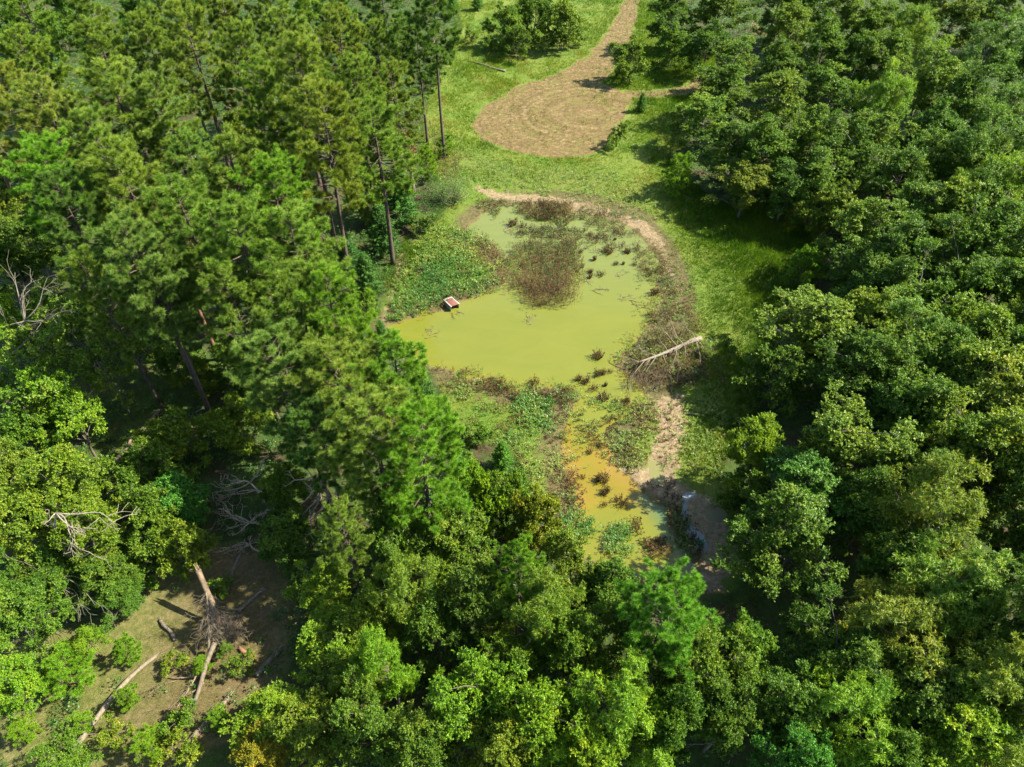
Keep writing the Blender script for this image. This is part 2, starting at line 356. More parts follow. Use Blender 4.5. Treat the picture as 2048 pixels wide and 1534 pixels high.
rim = np.clip(1 + sdw / 1.8, 0, 1) * .25
attr(wme, 'shallow', np.clip(arm * .50 + rim, 0, 1))
attr(wme, 'green', np.clip((yf - P(1100, 640)[1]) / 14, 0, .8))
attr(wme, 'teal_shade', np.clip((xf - P(1275, 1020)[0] + .55 * (yf - P(1275, 1020)[1])) / 1.6, 0, .9) * (yf < P(1275, 985)[1]))
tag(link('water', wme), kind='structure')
# two rain puddles on the mud east of the arm
def puddle(k, label, colr, rough):
    pl = PUD[k]; c = pl.mean(0); t = np.linspace(0, len(pl), 49)[:-1]; i = t.astype(int); f = (t - i)[:, None]
    pts = pl[i % len(pl)] * (1 - f) + pl[(i + 1) % len(pl)] * f; pts = c + (pts - c) * (1 + .8 / np.maximum(np.linalg.norm(pts - c, axis=1, keepdims=True), .3))
    V = np.vstack([np.c_[pts, np.full(48, PUDZ[k])], [[c[0], c[1], PUDZ[k]]]]); j = np.arange(48)
    b = MB(); b.add(V, np.stack([np.full(48, 48), j, (j + 1) % 48], 1))
    m, n, l = new_mat('puddle_water'); p = N(n, 'ShaderNodeBsdfPrincipled', Roughness=rough, IOR=1.33); p.inputs['Base Color'].default_value = (*colr, 1)
    o = N(n, 'ShaderNodeOutputMaterial'); l.new(p.outputs[0], o.inputs[0])
    tag(link('puddle', b.mesh('puddle', m)), label, 'puddle', 'rain puddles on the mud', 'structure')
puddle(0, 'long milky blue puddle on the grey mud in the shade', (.12, .145, .135), .12)
puddle(1, 'small yellow green puddle in the pale sand north of the arm', (.13, .125, .045), .1)
puddle(2, 'small brownish puddle on the mud east of the milky one', (.14, .13, .07), .1)

# ---------------------------------------------------------------- tree prototypes
def leaves_on(mb, C, ax, nb, L, W, rng, tint, spread=.6):
    """leaves whose long axis is given, faces turned mostly to nb"""
    n = len(C); u = norm(ax + rng.normal(size=(n, 3)) * .35); nr = nb + rng.normal(size=(n, 3)) * spread
    v = norm(np.cross(nr, u)); nr = np.cross(u, v)
    s = rng.uniform(.65, 1.2, (n, 1)); l = u * s * L; w = v * s * W * .5; droop = nr * s * L * .12
    V = np.stack([C, C + l * .45 + w + droop, C + l - droop, C + l * .45 - w + droop], 1).reshape(-1, 3)
    mb.add(V, None, np.arange(n)[:, None] * 4 + np.arange(4)[None], np.repeat(tint, 4))

def broad_proto(seed, H=10., R=3.2, nbo=26, sub=9, shoots=15, per=10, L=.145, W=.085, base=.22, lobes=.25, stems=1, flat=.7, br=.30):
    rng = np.random.default_rng(seed)
    d = norm(rng.normal(size=(nbo * 4, 3)))
    d = d[rng.random(len(d)) < .35 + .65 * (d[:, 2] * .5 + .5)][:nbo]
    ph = rng.uniform(0, 6.28, 6); az = np.arctan2(d[:, 1], d[:, 0])
    lob = 1 + lobes * (np.sin(2 * az + ph[0]) * .5 + np.sin(3 * az + ph[1] + 2 * d[:, 2]) * .6 + np.sin(5 * az + ph[2] + 3 * d[:, 2]) * .4) + rng.normal(0, .08, len(d))
    rr = rng.random(len(d)) ** .30 * .86
    cz = H * (base + (1 - base) * .46); hz = H * (1 - base) * .5
    wid = 1 - .35 * np.clip(d[:, 2], 0, 1)
    B = d * (rr * lob)[:, None] * np.stack([R * wid, R * wid, np.full(len(d), hz)], 1); B[:, 2] += cz
    brd = R * br * rng.uniform(.7, 1.3, len(B))
    bt = rng.normal(0, .09, len(B))
    o = norm(rng.normal(size=(len(B), sub, 3)) + norm(B - [0, 0, cz - .4])[:, None] * .7)
    C = (B[:, None] + o * brd[:, None, None] * rng.random((len(B), sub, 1)) ** .4 * np.array([1, 1, .75])).reshape(-1, 3)
    ct = np.repeat(bt, sub) + rng.normal(0, .07, len(C))
    cr = rng.uniform(.38, .72, len(C)) * (R / 3.2) ** .5
    crown = MB(); wood = MB(); n = len(C)
    ctr = np.array([0, 0, cz - .6])
    dd = norm(rng.normal(size=(n, shoots, 3)) + norm(C - ctr)[:, None] * .75 + np.array([0, 0, .45]))
    tip = C[:, None] + dd * (cr[:, None, None] * rng.uniform(.35, 1.1, (n, shoots, 1))) * np.array([1, 1, flat])
    m = n * shoots; dd = dd.reshape(m, 3); tip = tip.reshape(m, 3)
    pos = np.repeat(tip, per, 0) - np.repeat(dd, per, 0) * (rng.random((m * per, 1)) * .26)
    pos[:, 2] = np.maximum(pos[:, 2], .08 * H * base + .05)
    ax = np.repeat(dd, per, 0) * .55 + norm(rng.normal(size=(m * per, 3)))
    tint = np.repeat(np.repeat(ct, shoots) + rng.normal(0, .07, m), per) + rng.normal(0, .17, m * per) + .43
    leaves_on(crown, pos, ax, np.array([0, 0, .9]) + np.repeat(dd, per, 0) * .5, L, W, rng, np.clip(tint, 0, 1))
    # wood
    top = np.array([rng.normal() * .25, rng.normal() * .25, H * .70])
    stem_list = []
    for s in range(stems):
        a = s / stems * 6.28 + rng.random()
        b0 = np.array([math.cos(a), math.sin(a), 0]) * (.18 * (stems > 1)); b0[2] = -.3
        tp = top + np.array([math.cos(a), math.sin(a), 0]) * R * .35 * (stems > 1)
        pp = curve_pts(b0, tp, 9, .03, rng); r0 = .018 * H / stems ** .5
        tube(wood, pp, np.linspace(r0, r0 * .18, 9), 7); stem_list.append(pp)
    spine = np.concatenate([p[2:] for p in stem_list])
    for k in range(len(B)):
        b = B[k] * np.array([.92, .92, 1]) - [0, 0, .12]
        ax = spine[np.argmin(np.linalg.norm(spine - b + np.array([0, 0, .5 * np.linalg.norm(b[:2])]), axis=1))]
        r = .011 * np.linalg.norm(b - ax) + .008
        tube(wood, curve_pts(ax, b, 6, .03, rng), np.linspace(r, .010, 6), 5, cap=False)
        for q in C[k * sub:(k + 1) * sub]: tube(wood, curve_pts(b, q, 3, .08, rng), [.011, .008, .005], 3, cap=False)
    return wood.mesh('trunk', M_BBARK, True), crown.mesh('crown', M_BROAD), (H, R, cz)

def tufts(mb, C, D, rng, nn, L, W, tint):
    """needle tufts: nn thin needles fanning round each shoot direction"""
    n = len(C); C = np.repeat(C, nn, 0); D = np.repeat(D, nn, 0); t = np.repeat(tint, nn)
    a = norm(D * rng.uniform(.2, 1.1, (n * nn, 1)) + norm(rng.normal(size=(n * nn, 3))) * .8)
    C = C + D * rng.uniform(-.12, .10, (n * nn, 1))
    s = norm(np.cross(a, rng.normal(size=(n * nn, 3)))) * W * .5
    l = L * rng.uniform(.7, 1.15, (n * nn, 1))
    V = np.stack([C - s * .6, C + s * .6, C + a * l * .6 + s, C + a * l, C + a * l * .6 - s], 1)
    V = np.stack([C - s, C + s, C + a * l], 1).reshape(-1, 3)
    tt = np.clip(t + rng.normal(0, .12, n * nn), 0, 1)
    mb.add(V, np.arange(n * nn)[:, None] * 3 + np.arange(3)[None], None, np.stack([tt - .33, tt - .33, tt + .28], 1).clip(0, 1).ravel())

def pine_proto(seed, H=18., R=3.0, start=.42, nb=56, nn=54, dens=1.0, young=False):
    rng = np.random.default_rng(seed); crown = MB(); wood = MB()
    lean = rng.normal(size=2) * .25
    n = 14; t = np.linspace(0, 1, n)
    tp = np.stack([lean[0] * t ** 2 + .10 * np.sin(t * 5 + seed), lean[1] * t ** 2 + .08 * np.sin(t * 4 + seed * 2), -.4 + t * (H + .2)], 1)
    tube(wood, tp, np.interp(t, [0, .05, .6, 1], [.0150 * H, .0118 * H, .0072 * H, .0012 * H]), 8)
    C = []; D = []
    az = rng.random() * 6.28
    for b in range(nb):
        f = (b + rng.random()) / nb
        zf = start + (1 - start) * f ** .85 * .985
        z = zf * H; az += 2.4 + rng.normal() * .35
        prof = np.interp(f, [0, .12, .35, .7, .92, 1], [.55, .9, 1.0, .72, .36, .12])
        Lb = R * prof * rng.uniform(.6, 1.18)
        rise = np.interp(f, [0, .5, 1], [-.02, .28, 1.0]) + rng.normal() * .1
        x0 = np.array([np.interp(zf, t, tp[:, 0]), np.interp(zf, t, tp[:, 1]), z])
        e = x0 + np.array([math.cos(az), math.sin(az), rise]) * Lb
        pts = curve_pts(x0, e, 6, .05, rng); pts[:, 2] -= np.sin(np.linspace(0, math.pi, 6)) * .10 * Lb
        tube(wood, pts, np.linspace(.016 * Lb + .008, .008, 6), 5, cap=False)
        dmain = norm(e - x0)
        m = max(2, int(Lb * 3.5 * dens))
        for k in range(m):
            s = np.clip(rng.uniform(.28, 1.02), 0, 1)
            q0 = np.array([np.interp(s, np.linspace(0, 1, 6), pts[:, c]) for c in range(3)])
            side = norm(np.cross(dmain, [0, 0, 1])) * rng.choice([-1, 1])
            dd = norm(dmain * rng.uniform(.5, 1.2) + side * rng.uniform(.2, 1.1) + np.array([0, 0, rng.uniform(0, .6)]))
            ls = rng.uniform(.25, .95) * (1.1 - .5 * s) * min(1, Lb / 2.2)
            q1 = q0 + dd * ls
            tube(wood, np.array([q0, (q0 + q1) / 2 - [0, 0, .03], q1]), [.012, .009, .006], 3, cap=False)
            for w in range(rng.integers(4, 7)):
                v = norm(dd + rng.normal(size=3) * .8 + np.array([0, 0, .55]))
                C.append(q1 + v * rng.uniform(.0, .17)); D.append(v)
        C.append(e); D.append(norm(dmain + np.array([0, 0, .5])))
    C = np.array(C); D = np.array(D)
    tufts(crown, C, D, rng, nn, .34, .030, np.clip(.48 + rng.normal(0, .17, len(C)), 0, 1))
    if not young:       # a few dead stubs on the bare part of the stem
        for k in range(9):
            zf = rng.uniform(start * .45, start); a = rng.random() * 6.28; x0 = np.array([np.interp(zf, t, tp[:, 0]), np.interp(zf, t, tp[:, 1]), zf * H])
            e = x0 + np.array([math.cos(a), math.sin(a), rng.uniform(-.3, .2)]) * rng.uniform(.4, 1.7)
            tube(wood, curve_pts(x0, e, 4, .08, rng), [.03, .02, .014, .006], 4, cap=False)
    return wood.mesh('trunk', M_PBARK, True), crown.mesh('crown', M_PINE), (H, R, H * (start + (1 - start) * .5))

def cedar_proto(seed, H=6., R=1.8):
    rng = np.random.default_rng(seed); crown = MB(); wood = MB()
    tube(wood, np.array([[0, 0, -.3], [.05, 0, H * .5], [0, .05, H * .97]]), [.10, .06, .01], 7)
    for b in range(150):
        f = (b + rng.random()) / 150; z = H * (.04 + .93 * f); az = b * 2.4 + rng.normal() * .3
        Lb = R * (1 - f) ** .7 * rng.uniform(.65, 1.1) + .12
        e = np.array([math.cos(az) * Lb, math.sin(az) * Lb, z + Lb * .45]); x0 = np.array([0, 0, z])
        tube(wood, np.array([x0, (x0 + e) / 2, e]), [.02, .013, .006], 4, cap=False)
        n = int(150 * Lb) + 30; s = rng.uniform(.25, 1.05, (n, 1)); wd = .28 * (1.1 - s)
        pts = x0 + (e - x0) * s + rng.normal(size=(n, 3)) * wd * np.array([1, 1, .6])
        leaves(crown, pts, norm(e - x0) * .4 + np.array([0, 0, .6]), .15, .05, rng, np.clip(.45 + rng.normal(0, .12) + rng.normal(0, .18, n), 0, 1), .7)
    return wood.mesh('trunk', M_BBARK, True), crown.mesh('crown', M_CEDAR), (H, R, H * .45)

PROTO = {
    'oak': [broad_proto(s, 10, 3.2, nb_, sb_, lobes=lb, base=bs) for s, nb_, sb_, lb, bs in
            ((11, 40, 10, .28, .12), (12, 36, 10, .35, .16), (13, 42, 10, .25, .12), (14, 34, 10, .42, .18), (15, 40, 10, .3, .1), (16, 36, 11, .36, .14))],
    'willow': [broad_proto(s, 10, 3.4, 38, 11, 15, 9, L=.21, W=.05, lobes=.35, base=.16, flat=.9, br=.27) for s in (21, 22, 23)],
    'bush': [broad_proto(s, 6, 2.8, 34, 9, 14, 8, L=.17, W=.10, lobes=.3, base=.03, stems=3) for s in (36, 37, 38)],
    'thin': [broad_proto(s, 8, 2.8, 20, 7, 12, 8, L=.16, W=.10, lobes=.5, base=.25) for s in (31, 32, 33)],
    'shrub': [broad_proto(s, 2.6, 1.5, 10, 6, 12, 8, L=.14, W=.085, lobes=.4, base=.05, stems=4, br=.38) for s in (41, 42, 43)],
    'pine': [pine_proto(s, 18, r, st, nb) for s, r, st, nb in ((51, 3.2, .48, 58), (52, 2.8, .44, 58), (53, 3.5, .54, 56), (54, 3.0, .46, 60), (55, 3.3, .40, 66))],
    'younpine': [pine_proto(s, 6, 2.1, .08, 40, 36, 1.0, True) for s in (61, 62)],
    'cedar': [cedar_proto(s) for s in (71, 72)],
}
KNAME = {'oak': 'broadleaf_tree', 'willow': 'broadleaf_tree', 'thin': 'broadleaf_tree', 'bush': 'broadleaf_tree', 'shrub': 'shrub', 'pine': 'pine_tree', 'younpine': 'young_pine', 'cedar': 'cedar_tree'}
KCAT = {'oak': 'tree', 'willow': 'tree', 'thin': 'tree', 'bush': 'tree', 'shrub': 'shrub', 'pine': 'pine tree', 'younpine': 'young pine', 'cedar': 'cedar tree'}
HUE = {'g': (1, 1, 1), 'y': (1.38, 1.16, .95), 'l': (1.45, 1.42, .85), 'd': (.82, .88, .95), 't': (.70, 1.08, 1.7), 'o': (1.5, 1.12, 1.2), 'w': (1.25, 1.15, 1.4), 'a': (2.2, 1.15, 1.0)}
PHUE = {'g': (1.06, 1, .9), 'y': (1.18, 1.04, 1.05), 'l': (.92, 1.12, .55), 'd': (.62, .72, .8), 't': (.95, 1.0, 1.25), 'o': (1.38, 1.04, 1.15)}
trng = np.random.default_rng(77)
count = {}
def tree(kind, px, py, rm, H, hue, label, group=None):
    """px, py: pixel of the crown's middle; rm: crown radius in metres; H: height in metres"""
    k = count.get(kind, 0); count[kind] = k + 1
    wood, crown, (H0, R0, cz) = PROTO[kind][k % len(PROTO[kind])]
    c = P(px, py, cz / H0 * H)
    z = float(ground_z(np.array([c[0]]), np.array([c[1]]))[0])
    e = bpy.data.objects.new(KNAME[kind], None); COL.objects.link(e); e.empty_display_size = .5
    e.location = (c[0], c[1], z); e.rotation_euler = (0, 0, trng.uniform(0, 6.28))
    sx = rm / R0 * (.93 if kind == 'pine' else 1); e.scale = (sx, sx, H / H0)
    tag(e, label, KCAT[kind], group)
    link('trunk', wood, e)
    o = link('crown', crown, e)
    j = trng.normal(0, .06, 3); h = (PHUE if kind == 'pine' else HUE)[hue]
    if kind == 'younpine': h = (1.15, 1.3, .45)
    o.color = (h[0] * (1 + j[0]), h[1] * (1 + j[1] * .5), h[2] * (1 + j[2]), 1)
    return e

# ---------------------------------------------------------------- trees: kind, crown middle (px, py), radius m, height m, hue, label
GP = 'pines of the left wood'
PINES = [
 (60, 40, 3.2, 17, 'g', 'pine in the top left corner with an open crown and thin stem'),
 (190, 40, 2.8, 17, 'g', 'pine at the top edge right of the corner pine, its dark stem showing'),
 (345, 55, 3.2, 17, 'y', 'olive pine at the top edge, third from the left corner'),
 (455, 45, 2.8, 18, 'g', 'pine at the top edge beside the bare leaning stem'),
 (560, 60, 3.2, 17, 'y', 'olive tufted pine at the top edge between two green pines'),
 (668, 35, 2.6, 16, 't', 'bluish green pine at the top edge left of the dark spreading pines'),
 (775, 55, 3.4, 17, 'd', 'dark flat-topped pine at the top, left of the pair by the meadow'),
 (870, 50, 3.2, 19, 'd', 'dark spreading pine with its bare black stem against the meadow grass'),
 (840, 125, 2.6, 13, 'd', 'low dark pine under the spreading pines at the edge of the meadow'),
 (90, 165, 3.2, 16, 'g', 'pine near the left edge beside the tan grass gap'),
 (30, 230, 3.4, 16, 'o', 'yellow olive pine on the left edge, uppermost of the olive ones'),
 (230, 150, 3.0, 17, 'g', 'bright pine with grey dead twigs beside its crown, upper left'),
 (310, 120, 2.8, 17, 'g', 'slim pine between the dead twigs and the tall dark stem, upper left'),
 (255, 255, 3.8, 18, 'y', 'broad pale-tufted pine in the middle of the upper left wood'),
 (120, 290, 3.2, 17, 'o', 'olive pine left of the broad pale-tufted one'),
 (345, 265, 3.0, 17, 'g', 'pine whose crown ends in a rounded point beside the tall bare stem'),
 (395, 130, 3.0, 19, 'y', 'tall pine with a long dark bare stem, upper left wood'),
 (500, 150, 2.8, 18, 'g', 'pine right of the long dark stem and above the grey snag'),
 (590, 130, 3.2, 18, 'y', 'olive pine in the second rank behind the twin-stem pine'),
 (680, 130, 3.0, 17, 'y', 'tufted olive pine behind the forest edge, third rank from the pond'),
 (760, 130, 2.8, 15, 'g', 'green pine at the wood edge below the dark flat-topped pine'),
 (615, 215, 3.4, 20, 'y', 'tallest olive pine with several thin stems under it'),
 (720, 225, 3.2, 18, 'g', 'wide pine on the wood edge left of the meadow'),
 (790, 215, 2.7, 15, 'g', 'slender pine on the wood edge closest to the dirt circle'),
 (540, 250, 3.0, 17, 'g', 'pine just left of the tallest olive pine'),
 (655, 310, 3.4, 19, 'g', 'pine over the two long bare trunks beside the pond'),
 (755, 305, 3.2, 16, 'g', 'pine with shaggy crown left of the vine-wrapped snag'),
 (120, 385, 3.4, 16, 'l', 'bright pine with layered boughs near the left edge'),
 (230, 345, 3.0, 17, 'y', 'pine between the layered bright one and the double-headed one'),
 (275, 430, 3.4, 17, 'g', 'double-headed pine left of centre in the left wood'),
 (395, 370, 2.8, 15, 't', 'darker pine in the hollow below the long dark stem'),
 (480, 400, 3.2, 17, 'g', 'pine with bare twiggy branches showing on its left side'),
 (560, 420, 3.2, 16, 'l', 'yellow green pine left of the two long bare trunks'),
 (395, 495, 3.2, 17, 'g', 'pine in the middle of the left wood above the orange trunk'),
 (180, 480, 2.8, 16, 'd', 'shaded pine above the grey dead branches on the left'),
 (300, 560, 3.0, 17, 't', 'blue green pine left of the orange-barked trunk'),
 (352, 500, 2.4, 15, 'g', 'pine whose orange-barked trunk is lit below its crown'),
 (500, 520, 3.3, 17, 'g', 'pine right of the orange-barked trunk, in the thick of the wood'),
 (600, 545, 3.2, 16, 'g', 'pine bordering the dark cedars beside the pond'),
 (222, 615, 2.1, 14, 'g', 'pine leaning over the log clearing, with a long bare trunk'),
 (335, 622, 2.1, 14, 'd', 'open pine over the eastern edge of the log clearing'),
 (485, 640, 2.3, 14, 'g', 'pine between the log clearing and the big bright pine'),
 (610, 650, 3.1, 15.5, 'g', 'big bright pine west of the pond with raised tufts'),
 (675, 672, 2.7, 16, 'l', 'bright pine nearest the west tip of the pond'),
 (590, 775, 3.2, 14, 't', 'soft grey green pine south west of the pond'),
 (700, 795, 3.1, 14.5, 'g', 'dense pine between the grey green pine and the pond shore'),
 (795, 790, 2.6, 14, 'l', 'bright pine tight against the southern pond shore'),
 (645, 885, 2.4, 12, 'd', 'pine over the thick grey trunk and curled dead branches'),
 (755, 890, 3.1, 14, 'y', 'yellow green wide pine south of the dense pine'),
 (840, 945, 2.7, 14, 'l', 'southernmost bright pine of the left wood above the teal bush'),
 (690, 1080, 1.5, 11, 'y', 'small narrow pine top near the tangled dead branches'),
 (1035, 1145, 1.35, 10, 'l', 'small round bright pine top in front of the south arm'),
 (1330, 1232, 2.5, 10.5, 'l', 'large round bright pine at the foot of the south arm'),
]
for a in PINES:
    e = tree('pine', *a, group=GP if a[0] < 880 else None)
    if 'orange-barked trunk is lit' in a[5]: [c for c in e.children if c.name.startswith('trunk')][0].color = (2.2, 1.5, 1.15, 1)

GR = 'broadleaf trees of the right wood'
RIGHT = [
 ('bush', 1010, 60, 2.6, 6, 'w', 'left of the three thicket trees on the top meadow, pale leaves'),
 ('bush', 1065, 35, 2.8, 7.5, 'd', 'middle of the three thicket trees on the top meadow, dark crown'),
 ('bush', 1125, 55, 2.8, 7, 'w', 'right of the three thicket trees on the top meadow'),
 ('bush', 1040, 90, 2.0, 4.5, 'd', 'low front tree of the thicket on the top meadow'),
 ('bush', 1258, 122, 2.1, 6, 'w', 'lone pale leaved bushy tree on the edge of the dirt road'),
 ('oak', 1345, 40, 3.4, 9, 'd', 'dark tree at the top edge right of the dirt road'),
 ('oak', 1440, 25, 3.6, 10, 'g', 'tree at the top edge above the small dirt patch'),
 ('bush', 1345, 95, 2.2, 6, 'w', 'pale tree behind the lone roadside bush'),
 ('oak', 1410, 95, 2.8, 8, 'd', 'dark tree between the roadside bush and the small dirt patch'),
 ('oak', 1470, 120, 2.8, 8, 'w', 'grey green tree left of the small dirt patch'),
 ('oak', 1445, 175, 3.4, 9, 'g', 'tree over the end of the brown side track'),
 ('oak', 1545, 215, 3.2, 10, 'w', 'pale topped tree in the second row beside the meadow'),
 ('oak', 1405, 240, 3.0, 7.5, 'w', 'front tree of the right wood facing the dirt circle'),
 ('oak', 1460, 305, 3.0, 8, 'd', 'dark tree behind the small bright pine on the grass'),
 ('oak', 1530, 310, 3.0, 10, 'g', 'tree with yellowish leaf tips behind the dark front tree'),
 ('oak', 1490, 375, 2.6, 6.5, 'y', 'yellow tipped tree at the front corner of the right wood'),
 ('oak', 1575, 380, 2.7, 7.5, 'd', 'dark tree overhanging the black hollow'),
 ('oak', 1580, 70, 3.4, 10, 'w', 'pale crowned tree near the top right of the small dirt patch'),
 ('oak', 1560, 20, 3.4, 10, 'd', 'dark tree at the top edge above the pale crowned one'),
 ('oak', 1680, 30, 3.6, 11, 'w', 'speckled olive tree at the top edge of the right wood'),
 ('oak', 1650, 110, 3.2, 11, 'g', 'tree in the second row from the top edge, right wood'),
 ('oak', 1745, 60, 3.0, 10, 'w', 'pale tree just left of the bright yellow green crown at the top'),
 ('willow', 1825, 75, 3.0, 11, 'l', 'bright yellow green crown near the top of the right wood'),
 ('oak', 1910, 40, 3.6, 11, 'g', 'tree at the top edge right of the bright yellow green crown'),
 ('oak', 2010, 35, 3.6, 11, 'd', 'dark tree filling the top right corner'),
 ('willow', 1960, 140, 3.8, 12, 'g', 'wide fresh green crown below the top right corner'),
 ('oak', 1650, 200, 3.2, 10, 'g', 'tree directly left of the tall fresh green one'),
 ('willow', 1755, 215, 2.8, 12, 'l', 'tall fresh green tree standing out of the upper right wood'),
 ('oak', 1860, 180, 3.4, 11, 'w', 'grey green tree between two fresh green crowns, upper right'),
 ('oak', 1860, 290, 3.0, 10, 'd', 'sombre tree right of the tall fresh green one'),
 ('oak', 1620, 290, 3.2, 10, 'w', 'tree with speckled pale leaves behind the front corner'),
 ('oak', 1690, 330, 3.0, 10, 'd', 'dark tree above the black hollow'),
 ('willow', 2010, 250, 3.6, 12, 'g', 'fresh green feathery tree on the right edge, upper one'),
 ('willow', 1940, 330, 3.6, 12, 'g', 'feathery tree inward from the right edge'),
 ('oak', 1790, 380, 3.0, 10, 'd', 'dark crown in the middle of the upper right wood'),
 ('willow', 2020, 400, 3.4, 12, 'l', 'light green feathery tree on the right edge, lower one'),
 ('oak', 1890, 440, 3.2, 11, 'g', 'tree with mixed green crown between the feathery trees and the dark ones'),
 ('oak', 1730, 480, 3.2, 9, 'w', 'pale topped tree right of the bright grass corner'),
 ('bush', 1660, 430, 2.4, 6, 'o', 'small olive tree beside the bright grass corner'),
 ('oak', 1810, 520, 3.2, 10, 'd', 'dark tree in the shaded middle of the right wood'),
 ('oak', 1970, 510, 3.6, 12, 'g', 'broad tree near the right edge above the shaded gap'),
 ('oak', 1890, 570, 3.2, 10, 'd', 'dark tree with a few light sprays on its right side'),
 ('oak', 2030, 620, 3.2, 11, 'd', 'sombre tree on the right edge at mid height'),
 ('oak', 1740, 590, 2.6, 8, 'd', 'low dark tree behind the big pond-side oak'),
 ('oak', 1615, 660, 3.4, 8.5, 'w', 'big oak with layered pale crown facing the fallen tree'),
 ('bush', 1560, 760, 2.2, 6, 'd', 'low shaded tree at the foot of the big pond-side oak'),
 ('oak', 1740, 650, 2.6, 9, 'y', 'yellow green tree right of the big pond-side oak'),
 ('willow', 1830, 720, 3.4, 11, 'w', 'grey green feathery tree in the middle of the right wood'),
 ('oak', 1935, 690, 3.0, 11, 'y', 'yellow green tree near the right edge at mid height'),
 ('oak', 2020, 730, 3.0, 11, 'g', 'green tree on the right edge below the sombre one'),
 ('oak', 1720, 760, 2.6, 9, 'd', 'dark tree behind the gap of brown earth'),
 ('oak', 1945, 800, 3.2, 11, 'w', 'pale speckled tree inward from the right edge'),
 ('oak', 2025, 870, 3.0, 11, 'o', 'olive tree on the right edge, lower half'),
 ('oak', 1850, 860, 2.8, 10, 'd', 'dark tree beside the pale speckled one'),
 ('oak', 1505, 900, 1.7, 7.5, 'l', 'slim bright tree at the edge of the sandy south shore'),
 ('oak', 1690, 910, 3.1, 10, 'w', 'round oak with olive crown behind the slim bright tree'),
 ('oak', 1960, 940, 3.1, 11, 'o', 'olive crown with tan tips near the right edge'),
 ('oak', 1600, 1000, 2.4, 8, 't', 'bluish shaded tree between the slim bright tree and the round oak'),
 ('oak', 1560, 1080, 2.8, 9, 'g', 'green oak beside the milky puddle'),
 ('oak', 1700, 1020, 2.2, 8, 'd', 'dark tree behind the green oak by the puddle'),
 ('bush', 1500, 1000, 1.6, 5, 'd', 'small dark tree above the muddy bank'),
 ('willow', 1850, 1075, 2.9, 11, 'o', 'olive feathery oak with yellow tips, lower right'),
 ('oak', 1780, 1130, 2.0, 8, 'd', 'shaded tree left of the olive feathery oak'),
 ('willow', 1900, 1220, 3.1, 11, 'w', 'large feathery oak with orange tips, lower right'),
 ('willow', 1790, 1290, 2.8, 10, 'o', 'tan tipped oak at the left of the large feathery one'),
 ('willow', 2010, 1270, 2.7, 11, 'g', 'feathery oak on the right edge, lower right'),
 ('oak', 1650, 1310, 2.1, 8, 'd', 'dark open tree above the forest floor gap, lower right'),
 ('willow', 1960, 1380, 2.7, 11, 'o', 'tan tipped oak near the right edge close to the bottom'),
 ('oak', 2030, 1440, 2.2, 10, 'g', 'green tree in the lower right corner'),
 ('willow', 1700, 1450, 2.3, 9, 'l', 'bright feathery tree on the bottom edge, right of the shade'),
 ('oak', 1880, 1480, 2.2, 9, 'l', 'fresh green tree on the bottom edge near the right corner'),
 ('oak', 1560, 1420, 2.0, 8, 'd', 'dark tree with yellow sprays near the bottom, right of the willow oak'),
 ('oak', 2075, 120, 3.4, 12, 'd', 'dark tree cut by the right edge, second from the top right corner'),
 ('oak', 2085, 330, 3.2, 12, 'g', 'tree cut by the right edge between the two feathery ones'),
 ('oak', 2090, 520, 3.2, 12, 'd', 'dark tree cut by the right edge above the sombre one'),
 ('oak', 2090, 680, 3.2, 12, 'g', 'tree cut by the right edge below the sombre one'),
 ('oak', 2095, 830, 3.0, 12, 'd', 'dark tree cut by the right edge above the olive one'),
 ('oak', 2100, 980, 3.0, 12, 'w', 'pale tree cut by the right edge above the dark earth gap'),
 ('oak', 2110, 1120, 2.8, 12, 'd', 'dark tree cut by the right edge beside the dark earth gap'),
 ('willow', 2110, 1330, 2.8, 12, 'w', 'feathery tree cut by the right edge below the dark earth gap'),
 ('oak', 1610, 20, 3.0, 10, 'd', 'dark tree behind the pale crowned one at the top edge'),
 ('oak', 1840, 10, 3.2, 11, 'w', 'pale tree cut by the top edge above the bright yellow green crown'),
 ('oak', 1780, 130, 3.0, 10, 'w', 'grey green tree between the two brightest crowns of the upper right wood'),
 ('oak', 1720, 130, 2.8, 10, 'd', 'dark tree left of the grey green one, upper right wood'),
 ('oak', 1930, 220, 3.0, 11, 'd', 'dark tree behind the feathery ones near the right edge'),
 ('oak', 1560, 140, 2.8, 9, 'g', 'tree just right of the small dirt patch'),
 ('oak', 1740, 290, 3.0, 10, 'g', 'tree at the foot of the tall fresh green one'),
 ('oak', 1640, 370, 2.8, 9, 'w', 'pale speckled tree on the near side of the upper right wood'),
 ('oak', 1850, 340, 3.0, 10, 'w', 'pale tree left of the inward feathery one'),
 ('oak', 1830, 450, 3.0, 10, 'd', 'dark tree below the dark middle crown of the upper right wood'),
 ('oak', 1950, 430, 3.0, 11, 'd', 'dark tree right of the mixed green crown'),
 ('oak', 1740, 550, 2.6, 9, 'd', 'dark tree in the shadow behind the pale topped one'),
 ('oak', 1960, 600, 3.0, 11, 'd', 'dark tree between the broad one and the yellow green one near the right edge'),
 ('oak', 1810, 620, 3.0, 10, 'g', 'tree in the middle of the right wood above the grey green feathery one'),
 ('oak', 1880, 770, 2.8, 10, 'd', 'dark tree below the yellow green one in the middle of the right wood'),
 ('oak', 1790, 830, 2.6, 9, 'd', 'dark low tree above the round olive crowned oak'),
 ('oak', 1900, 920, 2.6, 10, 'g', 'tree left of the olive crown with tan tips'),
 ('oak', 1820, 970, 2.4, 9, 'd', 'dark tree above the olive feathery oak'),
 ('willow', 1700, 1360, 2.2, 8, 'd', 'sombre feathery tree below the forest floor gap'),
 ('oak', 1830, 1400, 2.2, 9, 'd', 'dark tree between the tan tipped oaks at the bottom right'),
]
